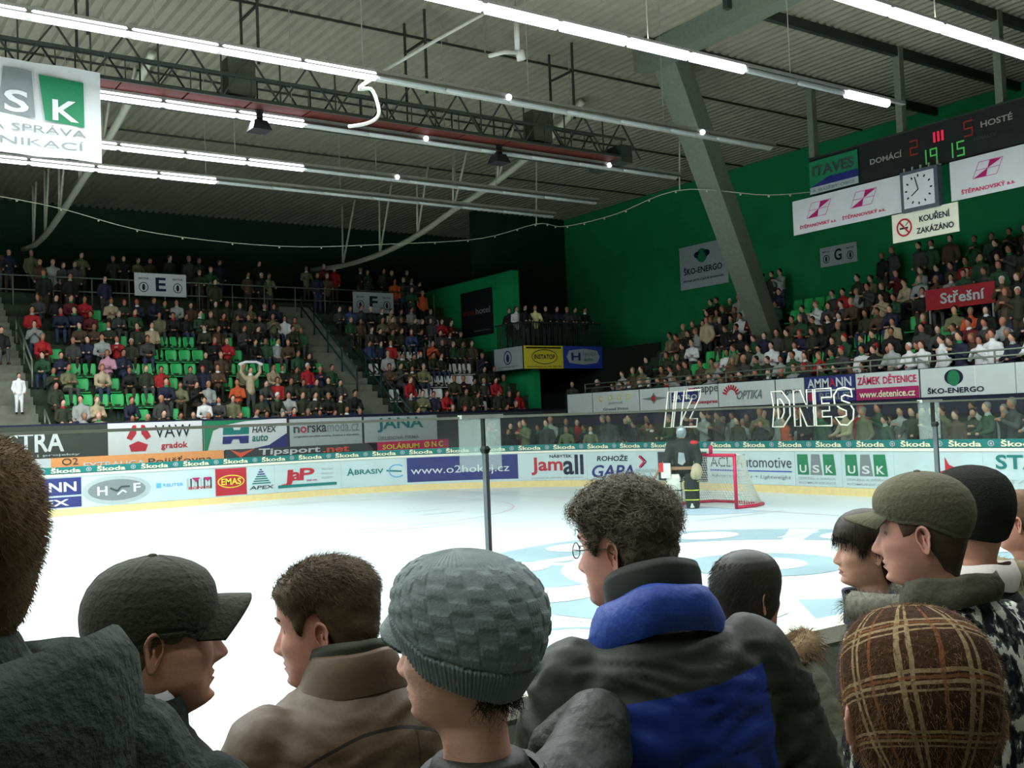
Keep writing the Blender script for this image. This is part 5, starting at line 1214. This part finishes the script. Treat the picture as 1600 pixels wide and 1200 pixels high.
def nmix(nt, f, a, b):
    n = nt.nodes.new('ShaderNodeMix'); n.data_type = 'RGBA'
    nt.links.new(f, n.inputs[0]) if not isinstance(f, float) else setattr(n.inputs[0], 'default_value', f)
    for i, v in ((6, a), (7, b)):
        if isinstance(v, tuple): n.inputs[i].default_value = (*s2l(v), 1)
        else: nt.links.new(v, n.inputs[i])
    return n.outputs[2]
def nnoise(nt, scale, vec=None, detail=4):
    n = nt.nodes.new('ShaderNodeTexNoise'); n.inputs['Scale'].default_value = scale; n.inputs['Detail'].default_value = detail
    if vec is not None: nt.links.new(vec, n.inputs['Vector'])
    return n.outputs['Fac']
def obj_xyz(nt):
    tc = nt.nodes.new('ShaderNodeTexCoord'); s = nt.nodes.new('ShaderNodeSeparateXYZ'); nt.links.new(tc.outputs['Object'], s.inputs[0]); return tc.outputs['Object'], s.outputs
def nbump(nt, b, h, st=.3, dist=.01):
    n = nt.nodes.new('ShaderNodeBump'); n.inputs['Strength'].default_value = st; n.inputs['Distance'].default_value = dist; nt.links.new(h, n.inputs['Height']); nt.links.new(n.outputs['Normal'], b.inputs['Normal'])
def baseball_cap(P, parent, m, L=.075, front=.050, side=.030, back=-.012, puff=.014, droop=.020, side_droop=.026, pw=.55, root=.25):
    zl = hairline([0, .6, 1.2, 1.7, 2.4, 3.15], [front, front-.003, side+.004, side-.004, back+.004, back]) if root < .5 else hairline([0, .35, .7, 1.0, 1.25, 1.7, 2.4, 3.15], [front-.004-side_droop*t*t for t in (0, .35, .7, .95)]+[side-.006, side-.006, back+.004, back])
    def thick(ph, z, f):
        seam = sum(np.exp(-(((ph-k*math.pi/3+math.pi) % (2*math.pi)-math.pi)/.02)**2) for k in range(6))
        return .007+puff*np.sin(np.clip(f*1.25, 0, 1)*math.pi*.62)+.0012*seam*(f > .08)-.0025*(f < .10)*(f > .07)
    o, Q, N_, K = cap_part(P, zl, thick, 'cap', m, parent, 180, .003)
    rows = []; nu = 25
    for kz in (0, 1):
        for iv in range(7):
            v = iv/6; row = []
            for iu in range(nu):
                t = -1.02+2.04*iu/(nu-1); x, y = head_surface(np.array([t*.98]), np.array([front+.002]), dict(P, nose=0, brow=0)); x, y = float(x[0])*1.07, float(y[0])*1.07
                ext = L*max(0, math.cos(t*1.28))**pw; row.append((x+ext*v*(1-.10*t*t), y*(1-.03*v), front+.004-droop*(v*.55+v*v*.25)-side_droop*t*t*(root+v*(1-root))-kz*.0035))
            rows.append(row)
    V = np.array([p for r in rows for p in r]); fs = []
    for kz in (0, 1):
        for i in range(6):
            for j in range(nu-1):
                a = (kz*7+i)*nu+j; q = (a, a+1, a+nu+1, a+nu); fs.append(q if kz == 0 else q[::-1])
    for j in range(nu-1): fs.append((6*nu+j, 6*nu+j+1, 13*nu+j+1, 13*nu+j))
    for i in range(6): fs += [(i*nu, (i+1)*nu, (i+8)*nu, (i+7)*nu), (i*nu+nu-1, (i+7)*nu+nu-1, (i+8)*nu+nu-1, (i+1)*nu+nu-1)]
    mb = MB(); mb.add(bend(P, V), fs); mb.build('visor', m, o, True)
    mb = MB(); mb.ball(bend(P, np.array([[-.006, 0, .115+.007+puff*.95]]))[0], (.008, .008, .004), 10, 6); mb.build('button', m, o, True)
    return o
def fur_ring(name, m, parent, pts, rad, n, length, seed, curl=.3, r=.0009):
    R = np.random.default_rng(seed); P = np.array(smooth_pts(pts, 60)); i = R.integers(0, 59, n); f = R.random(n)[:, None]; c = P[i]*(1-f)+P[i+1]*f
    d = R.normal(0, 1, (n, 3)); d /= np.linalg.norm(d, axis=1, keepdims=True)
    mb = MB(); mb.tube([tuple(p) for p in P], rad, 10); core = mb.build(name, m, parent, True)
    strands('strands', c+d*rad*.8, d, length, m, core, None, curl, r, 4, .5, .3, seed); return core

# man with short brown hair, nearest on the left edge
P, o = {}, None
M1 = cloth('coat_dark_green', (34, 44, 32), .18, .9, .5, 60)
o, P, j = person_at(-64, 862, 1.12, 96, dict(deep=1.0, lift=.08, back=-.02, flat_ear=.022), 'man with short brown hair and dark hooded coat at the left edge, seen from behind', SK_A, M1, 1.05, seed=1, body_az=62, fold=.007, shoulder=1.08)
collar_ring(P, o, 'hood', M1, [(-.42, .11, .17, .20), (-.33, .125, .215, .215), (-.25, .13, .235, .21), (-.195, .125, .225, .195), (-.172, .112, .20, .172), (-.19, .10, .17, .15), (-.25, .09, .13, .12), (-.32, .08, .10, .10)], cx=-.05, n=64, wob=.022, seed=31, tilt=.015)
hair(P, o, mat('hair_short_brown', (104, 82, 50), .75, 0, .25, 40), hairline(HL_A, [.074, .072, .05, .0, -.05, -.055, -.06, -.07, -.09, -.112, -.118]), .016, 12000, .013, .1, 1, (-.1, 0, -.5), .0007, .3, .3, 1.0)
# man in a dark cap looking along the boards
M2 = cloth('jacket_charcoal_green', (34, 42, 35), .15, .9, .4, 70)
o, P, j = person_at(235, 991, 1.68, -8, dict(nod=.03, fat=.012, chin=1.3, nose=1.15, lift=.075, back=-.03), 'man in a dark grey baseball cap with its visor pointing to the ice, dark jacket', SK_A, M2, 1.05, seed=2, body_az=25)
baseball_cap(P, o, mat('cap_dark_grey', (56, 60, 46), .85, 0, .12, 9, .3, bscale=120), .060, .056, .014, -.05, .008, .004, .058, .12, 1.0)
hair(P, o, mat('hair_grey_short', (96, 84, 66), .8, 0, .2, 40), hairline(HL_A, [.08, .08, .08, .07, .0, -.004, .0, -.035, -.08, -.105, -.11]), .004, 1800, .007, 0, 3, (0, 0, -.6), .0006)
collar_ring(P, o, 'collar', WHITE, [(-.20, .075, .088, .082), (-.165, .078, .090, .084), (-.15, .075, .086, .080)], seed=3)
collar_ring(P, o, 'jacket_collar', M2, [(-.22, .088, .104, .10), (-.18, .088, .102, .096), (-.16, .084, .098, .092)], seed=4)
# man in brown leather
m3, nt, b = node_mat('leather_brown', .55, .4); v, xyz = obj_xyz(nt)
yy = nmath(nt, 'MULTIPLY', xyz[1], xyz[1]); h = nmath(nt, 'ADD', xyz[2], nmath(nt, 'MULTIPLY', yy, 1.9)); l1 = nmath(nt, 'LESS_THAN', nmath(nt, 'ABSOLUTE', nmath(nt, 'ADD', h, .275)), .0032)
l2 = nmath(nt, 'MULTIPLY', nmath(nt, 'LESS_THAN', nmath(nt, 'ABSOLUTE', nmath(nt, 'ADD', xyz[1], .07)), .0022), nmath(nt, 'LESS_THAN', h, -.275))
n1 = nnoise(nt, 6, v); base = nmix(nt, n1, (74, 60, 40), (100, 82, 56)); nt.links.new(nmix(nt, nmath(nt, 'MAXIMUM', l1, nmath(nt, 'MULTIPLY', l2, .6)), base, (34, 30, 22)), b.inputs['Base Color']); nbump(nt, b, nnoise(nt, 70, v), .25, .004)
o, P, j = person_at(530, 972, 2.1, 142, dict(nod=.10, fat=.008, fwd=.015, lift=.10, back=-.035), 'man in a brown leather jacket with short brown hair, facing the ice', SK_B, m3, 1.12, seed=5, body_az=88, shoulder=1.16, fold=.006)
HB3 = mat('hair_brown_straight', (92, 76, 50), .6, 0, .3, 30)
hair(P, o, HB3, hairline(HL_A, [.066, .060, .046, .030, -.008, .026, .038, -.024, -.09, -.11, -.115]), .015, 12000, .036, .15, 6, (-.75, 0, -.2), .0008, .5, .4, .75, .35, side=(.10, -.02, .16))
collar_ring(P, o, 'collar', m3, [(-.235, .088, .112, .118), (-.19, .084, .108, .098), (-.158, .080, .104, .088), (-.152, .076, .098, .083), (-.17, .07, .09, .078)], seed=5, tilt=.02)
collar_ring(P, o, 'shirt_collar', mat('leather_collar_dark', (44, 48, 36), .7, 0, .15), [(-.19, .070, .095, .080), (-.15, .072, .096, .080), (-.135, .068, .092, .076), (-.15, .062, .086, .072)], seed=6, tilt=.025)
# man in the grey knitted cap
m4, nt, b = node_mat('nylon_black_green', .55, .35); v, xyz = obj_xyz(nt); n1 = nnoise(nt, 5, v); nt.links.new(nmix(nt, n1, (22, 28, 20), (40, 46, 36)), b.inputs['Base Color']); nbump(nt, b, nnoise(nt, 22, v, 6), .6, .02)
o, P, j = person_at(730, 1004, 1.6, 127, dict(nod=.02, wide=.98, nose=1.0), 'young man in a grey knitted cap with a short ribbed brim, black nylon jacket', SK_C, m4, .98, ('pocket', 'up'), .011, seed=7, body_az=95)
zl4 = hairline([0, .45, .9, 1.4, 1.9, 2.5, 3.15], [.048, .038, .012, -.030, -.050, -.066, -.068])
def th4(ph, z, f):
    t = .013+.020*np.sin(np.clip(f, 0, 1)*math.pi*.55)**1.5+.012*np.clip(-np.cos(ph), 0, 1)*np.sin(np.clip(f*1.1, 0, 1)*math.pi)
    a = ph*26/(2*math.pi)+f*1.2; r = (f-.24)*11; par = (np.floor(a)+np.floor(r)) % 2
    ribs = np.where(par < 1, np.abs(np.sin(a*math.pi*5)), np.abs(np.sin(r*math.pi*3)))*.0016
    edge = np.minimum(np.abs(np.sin(a*math.pi)), np.abs(np.sin(r*math.pi)))
    wv = np.where(par < 1, .0028, .0004)*np.clip(edge*3, 0, 1)+ribs*.7
    rim = .0045*np.abs(np.sin(ph*60))+.002
    return t+np.where(f < .235, rim, np.where(f > .90, .001*np.abs(np.sin(ph*40)), wv))-.003*np.exp(-((f-.24)/.012)**2)
KN = mat('knit_grey', (118, 130, 126), .95, 0, .08, 60, .22, bscale=260)
hat, Q, N_, K = cap_part(P, zl4, th4, 'knitted_cap', KN, o, 420, .0022)
rows = []; nu = 61
for kz in (0, 1):
    for iv in range(6):
        q = iv/5; row = []
        for iu in range(nu):
            t = -1.05+2.1*iu/(nu-1); zz = float(zl4(np.array([abs(t)]))[0])+.026; x, y = head_surface(np.array([t]), np.array([zz]), dict(P, nose=0, brow=0)); e = .036*max(0, math.cos(t*1.3))**.7
            row.append((float(x[0])*1.14+e*q, float(y[0])*1.12*(1-.05*q), zz-.034*q*math.cos(t)-.006*q*q-kz*.006+.0016*abs(math.sin(iu*math.pi/2))))
        rows.append(row)
V = np.array([p for r in rows for p in r]); fs = []
for kz in (0, 1):
    for i in range(5):
        for jx in range(nu-1): a = (kz*6+i)*nu+jx; q = (a, a+1, a+nu+1, a+nu); fs.append(q if kz == 0 else q[::-1])
for jx in range(nu-1): fs.append((5*nu+jx, 5*nu+jx+1, 11*nu+jx+1, 11*nu+jx))
mb = MB(); mb.add(bend(P, V), fs); mb.build('ribbed_brim', KN, hat, True)
HB4 = mat('hair_dark_brown', (52, 42, 30), .6, 0, .2, 30)
R = np.random.default_rng(4); aa = R.uniform(2.1, 4.1, 320); x, y = head_surface(aa, np.full(320, -.075), P); rt = np.stack([x, y, R.uniform(-.085, -.06, 320)], 1)
strands('hair', rt, np.stack([np.cos(aa)*.5, np.sin(aa)*.5, -np.ones(320)*.4], 1), .024, HB4, o, P, .7, .0008, 7, .5, .25, 4)
collar_ring(P, o, 'collar', m4, [(-.235, .098, .125, .125), (-.205, .088, .112, .108), (-.185, .082, .104, .098), (-.19, .074, .094, .09)], seed=9)
# man with curly grey hair, glasses, black and blue jacket
m5, nt, b = node_mat('jacket_black_blue', .6, .3); v, xyz = obj_xyz(nt)
ay = nmath(nt, 'ABSOLUTE', nmath(nt, 'ADD', xyz[1], .0)); zz = nmath(nt, 'ADD', xyz[2], nmath(nt, 'MULTIPLY', xyz[1], .10))
mk = nmath(nt, 'MULTIPLY', nmath(nt, 'LESS_THAN', zz, -.318), nmath(nt, 'LESS_THAN', ay, .178)); n1 = nnoise(nt, 6, v)
nt.links.new(nmix(nt, mk, nmix(nt, n1, (34, 38, 28), (46, 50, 38)), nmix(nt, n1, (14, 36, 100), (26, 56, 136))), b.inputs['Base Color']); nbump(nt, b, nnoise(nt, 16, v, 5), .35, .012)
o, P, j = person_at(996, 852, 2.1, 113, dict(nod=.08, fat=.008, nose=1.1, fwd=.015, lift=.07, back=-.04, lean=-.075), 'man with curly greying hair, glasses and a black and blue jacket', SK_B, m5, 1.14, fold=.009, seed=11, body_az=62, shoulder=1.07)
HB5 = mat('hair_curly_grey', (112, 104, 84), .6, 0, .35, 40)
hair(P, o, HB5, hairline(HL_A, [.070, .064, .050, .022, -.012, .018, .038, -.024, -.085, -.112, -.118]), .014, 5200, .032, 1.2, 12, (-.1, 0, .1), .0012, .3, .45, 1.0, .7, seg=9, side=(.12, .03, .16))
BL = mat('hood_blue', (34, 66, 142), .55, 0, .15, 9, .3, bscale=30); BKC = mat('collar_black', (36, 40, 34), .7, 0, .1)
collar_ring(P, o, 'collar', BKC, [(-.23, .085, .105, .10), (-.18, .096, .108, .098), (-.135, .104, .104, .098), (-.12, .10, .098, .093), (-.13, .09, .09, .086)], seed=12, tilt=.045)
collar_ring(P, o, 'hood_roll', BL, [(-.262, .105, .140, .128), (-.235, .114, .150, .136), (-.20, .112, .146, .128), (-.176, .102, .128, .112), (-.173, .095, .114, .102), (-.20, .09, .105, .098)], seed=13, wob=.010, tilt=.05)
gl = MB()
for sg in (-1, 1):
    c = (.098, sg*.034); pts = [(c[0]-.010*(math.cos(t)*sg*.5+.2), c[1]+.024*math.cos(t), -.002+.016*math.sin(t)*(1+.1*math.sin(t))) for t in [2*math.pi*k/20 for k in range(20)]]
    gl.tube(bend(P, np.array(pts)), .0013, 5, closed=True); gl.tube(bend(P, np.array([(.09, sg*.060, .004), (.07, sg*.076, .004), (.0, sg*.083, .004), (-.015, sg*.084, -.008)])), .0014, 5)
gl.tube(bend(P, np.array([(.098, -.011, .002), (.106, 0, .006), (.098, .011, .002)])), .0012, 5)
g = gl.build('glasses', mat('spectacle_frame', (92, 88, 80), .35, .7), o, True)
for sg in (-1, 1):
    L_ = MB(); ps = [(.0975-.010*(math.cos(t)*sg*.5+.2), sg*.034+.023*math.cos(t), -.002+.0155*math.sin(t)) for t in [2*math.pi*k/20 for k in range(20)]]
    L_.add(bend(P, np.array(ps)), [tuple(range(20))]); L_.build('lens', glass_mat('lens_glass', .10, .02), g)
# dark-haired person by the boards, fur collar on a grey-green coat
M6 = cloth('coat_grey_green', (104, 112, 92), .15, .9, .3, 40)
o, P, j = person_at(1166, 929, 3.0, -5, dict(wide=.98, lift=.07, back=-.02), 'person with smooth dark hair and a fur-trimmed grey-green coat at the near boards', SK_A, M6, 1.0, seed=14, body_az=20)
hair(P, o, mat('hair_smooth_dark', (44, 44, 34), .45, 0, .2, 20), hairline(HL_A, [.06, .05, .03, -.01, -.05, -.07, -.085, -.10, -.10, -.105, -.105]), .014, 3500, .02, .05, 15, (-1.2, 0, -.6), .0008, .2, .12, .2)
FURB = mat('fur_brown', (128, 104, 72), .9, 0, .35, 60)
fur_ring('fur_trim', FURB, o, [(a, b, c+.065) for a, b, c in [(.12, .03, -.27), (.10, .12, -.21), (0, .17, -.20), (-.12, .14, -.22), (-.16, 0, -.24), (-.12, -.14, -.22), (0, -.17, -.20), (.10, -.12, -.21), (.12, -.03, -.27)]], .036, 3800, .045, 16)
# boy in profile
M7 = cloth('coat_navy', (38, 44, 62), .15, .85, .3, 40)
o, P, j = person_at(1353, 857, 3.45, 140, dict(nose=.9, chin=.8, wide=.97), 'boy with a dark fringe and grey fur hood, in profile before the capped man', SK_C, M7, .9, seed=17, body_az=115, shoulder=.85)
hair(P, o, mat('hair_fringe_dark', (48, 40, 30), .5, 0, .25, 30), hairline(HL_A, [.034, .034, .030, .016, -.012, .002, .034, -.036, -.09, -.115, -.12]), .017, 4200, .024, .08, 18, (.1, 0, -.9), .0008, .8, .2, .35)
fur_ring('fur_hood', mat('fur_grey', (124, 124, 108), .9, 0, .3, 60), o, [(.02, .13, -.17), (-.06, .16, -.17), (-.15, .10, -.18), (-.18, 0, -.20), (-.15, -.10, -.18), (-.06, -.16, -.17), (.02, -.13, -.17)], .05, 5200, .04, 19)
collar_ring(P, o, 'collar', M7, [(-.25, .10, .11, .12), (-.19, .10, .10, .11), (-.15, .104, .09, .10), (-.155, .095, .085, .095)], seed=20, tilt=-.01)
# man in the olive cap
m8, nt, b = node_mat('knit_speckled', .95, .1); tc = nt.nodes.new('ShaderNodeTexCoord'); mp = nt.nodes.new('ShaderNodeMapping'); mp.inputs['Scale'].default_value = (1.3, 1.3, .8); nt.links.new(tc.outputs['Object'], mp.inputs['Vector'])
nn = nnoise(nt, 26, mp.outputs[0], 5); cr = nt.nodes.new('ShaderNodeValToRGB'); cr.color_ramp.interpolation = 'CONSTANT'; cr.color_ramp.elements[0].color = (*s2l((24, 28, 32)), 1); cr.color_ramp.elements[1].position = .53; cr.color_ramp.elements[1].color = (*s2l((196, 198, 184)), 1)
e = cr.color_ramp.elements.new(.47); e.color = (*s2l((66, 74, 66)), 1); nt.links.new(nn, cr.inputs[0]); nt.links.new(cr.outputs[0], b.inputs['Base Color']); nbump(nt, b, nn, .5, .02)
o, P, j = person_at(1450, 827, 2.35, 116, dict(nod=.07, nose=1.12, chin=1.1, brow=1.3, lift=.055, back=-.025), 'young man in an olive baseball cap and speckled black and white jacket, in profile', SK_B, m8, 1.08, seed=21, body_az=82, shoulder=1.05)
baseball_cap(P, o, mat('cap_olive', (92, 90, 68), .85, 0, .10, 9, .3, bscale=120), .072, .046, .022, -.018, .014, .010)
hair(P, o, mat('hair_cropped_brown', (84, 68, 50), .8, 0, .2, 40), hairline(HL_A, [.08]*3+[.065, -.006, -.002, .01, -.04, -.085, -.105, -.11]), .004, 1800, .007, 0, 22, (0, 0, -.6), .0006)
OL = cloth('hood_olive', (66, 66, 50), .15, .9, .4, 40)
collar_ring(P, o, 'hood', OL, [(-.225, .088, .115, .105), (-.208, .092, .125, .112), (-.186, .090, .124, .108), (-.168, .085, .112, .098), (-.158, .084, .108, .095), (-.175, .078, .098, .088)], seed=23, wob=.012, tilt=.02)
# figures behind him
o, P, j = person_at(1521, 806, 2.9, 70, {}, 'person in a black knitted hat behind the olive cap man', SK_A, cloth('coat_black', (30, 32, 30), .15), 1.0, seed=24, body_az=60)
hat, Q, N_, K = cap_part(P, hairline([0, 1.2, 2, 3.15], [.035, -.01, -.045, -.06]), lambda ph, z, f: .013+.016*np.sin(np.clip(f, 0, 1)*math.pi*.55)+.001*np.abs(np.sin(ph*45)), 'knitted_hat', mat('knit_black', (30, 32, 26), .95, 0, .15, 50, .5, bscale=200), o, 180, .004)
collar_ring(P, o, 'scarf', mat('scarf_pale', (205, 200, 190), .9, 0, .08), [(-.20, .09, .10, .10), (-.165, .095, .105, .10), (-.125, .085, .09, .085), (-.13, .075, .08, .075)], seed=25, wob=.01)
o, P, j = person_at(1599, 812, 4.1, 100, dict(fat=.01), 'man with cropped hair and a khaki fur collar at the right edge', SK_B, cloth('coat_khaki', (112, 108, 84), .15), 1.1, seed=26, body_az=75)
hair(P, o, mat('hair_cropped_fair', (116, 92, 70), .8, 0, .2, 40), hairline(), .006, 2500, .008, 0, 27, (0, 0, -.5), .0006)
fur_ring('fur_collar', mat('fur_khaki', (132, 122, 92), .9, 0, .3, 60), o, [(.10, .05, -.22), (.04, .13, -.18), (-.08, .13, -.18), (-.14, 0, -.19), (-.08, -.13, -.18), (.04, -.13, -.18), (.10, -.05, -.22)], .04, 2600, .035, 28)
# plaid hat closest to the camera
m11, nt, b = node_mat('plaid_brown_wool', .95, .1); uvn = nt.nodes.new('ShaderNodeUVMap'); uvn.uv_map = 'wrap'; sp = nt.nodes.new('ShaderNodeSeparateXYZ'); nt.links.new(uvn.outputs[0], sp.inputs[0])
tco = nt.nodes.new('ShaderNodeTexCoord'); wob_ = nmath(nt, 'MULTIPLY', nmath(nt, 'SUBTRACT', nnoise(nt, 11, tco.outputs['Object']), .5), .22)
def band(c, n, lines):
    fr = nmath(nt, 'FRACT', nmath(nt, 'ADD', nmath(nt, 'MULTIPLY', c, n), wob_)); r = None
    for q, wd in lines:
        k = nmath(nt, 'LESS_THAN', nmath(nt, 'ABSOLUTE', nmath(nt, 'SUBTRACT', fr, q)), wd); r = k if r is None else nmath(nt, 'MAXIMUM', r, k)
    return r
b1 = nmath(nt, 'MAXIMUM', band(sp.outputs[0], 10, [(.38, .035), (.55, .045)]), band(sp.outputs[1], 5.5, [(.33, .03), (.50, .03), (.62, .02)]))
b2 = nmath(nt, 'MAXIMUM', band(sp.outputs[0], 9, [(.46, .03)]), band(sp.outputs[1], 5.5, [(.42, .025)])); fz = nnoise(nt, 120, tco.outputs['Object'])
c1 = nmix(nt, nmath(nt, 'MULTIPLY', b1, .8), nmix(nt, fz, (44, 30, 18), (66, 46, 28)), (146, 126, 90)); nt.links.new(nmix(nt, nmath(nt, 'MULTIPLY', b2, .7), c1, (122, 78, 46)), b.inputs['Base Color']); nbump(nt, b, fz, .6, .006)
o, P, j = person_at(1436, 1112, 1.28, 48, {}, 'person in a fuzzy brown plaid hat, closest to the camera at the bottom edge', SK_A, cloth('coat_dark_brown', (40, 36, 28), .15), 1.0, seed=29, body_az=50)
hat, Q, N_, K = cap_part(P, hairline([0, 1.2, 2, 3.15], [.03, -.04, -.07, -.085]), lambda ph, z, f: .008+.010*np.sin(np.clip(f, 0, 1)*math.pi*.6), 'plaid_hat', m11, o, 160, .0035, uv=True)
q, n_ = Q[K], N_[K]; i = np.random.default_rng(5).choice(len(q), 5000); strands('fuzz', q[i]-n_[i]*.001, n_[i]+np.array([0, 0, -.3]), .010, mat('fuzz_tan', (104, 80, 52), .95, 0, .4, 60), hat, P, .5, .0004, 3, .6, .6, 6)
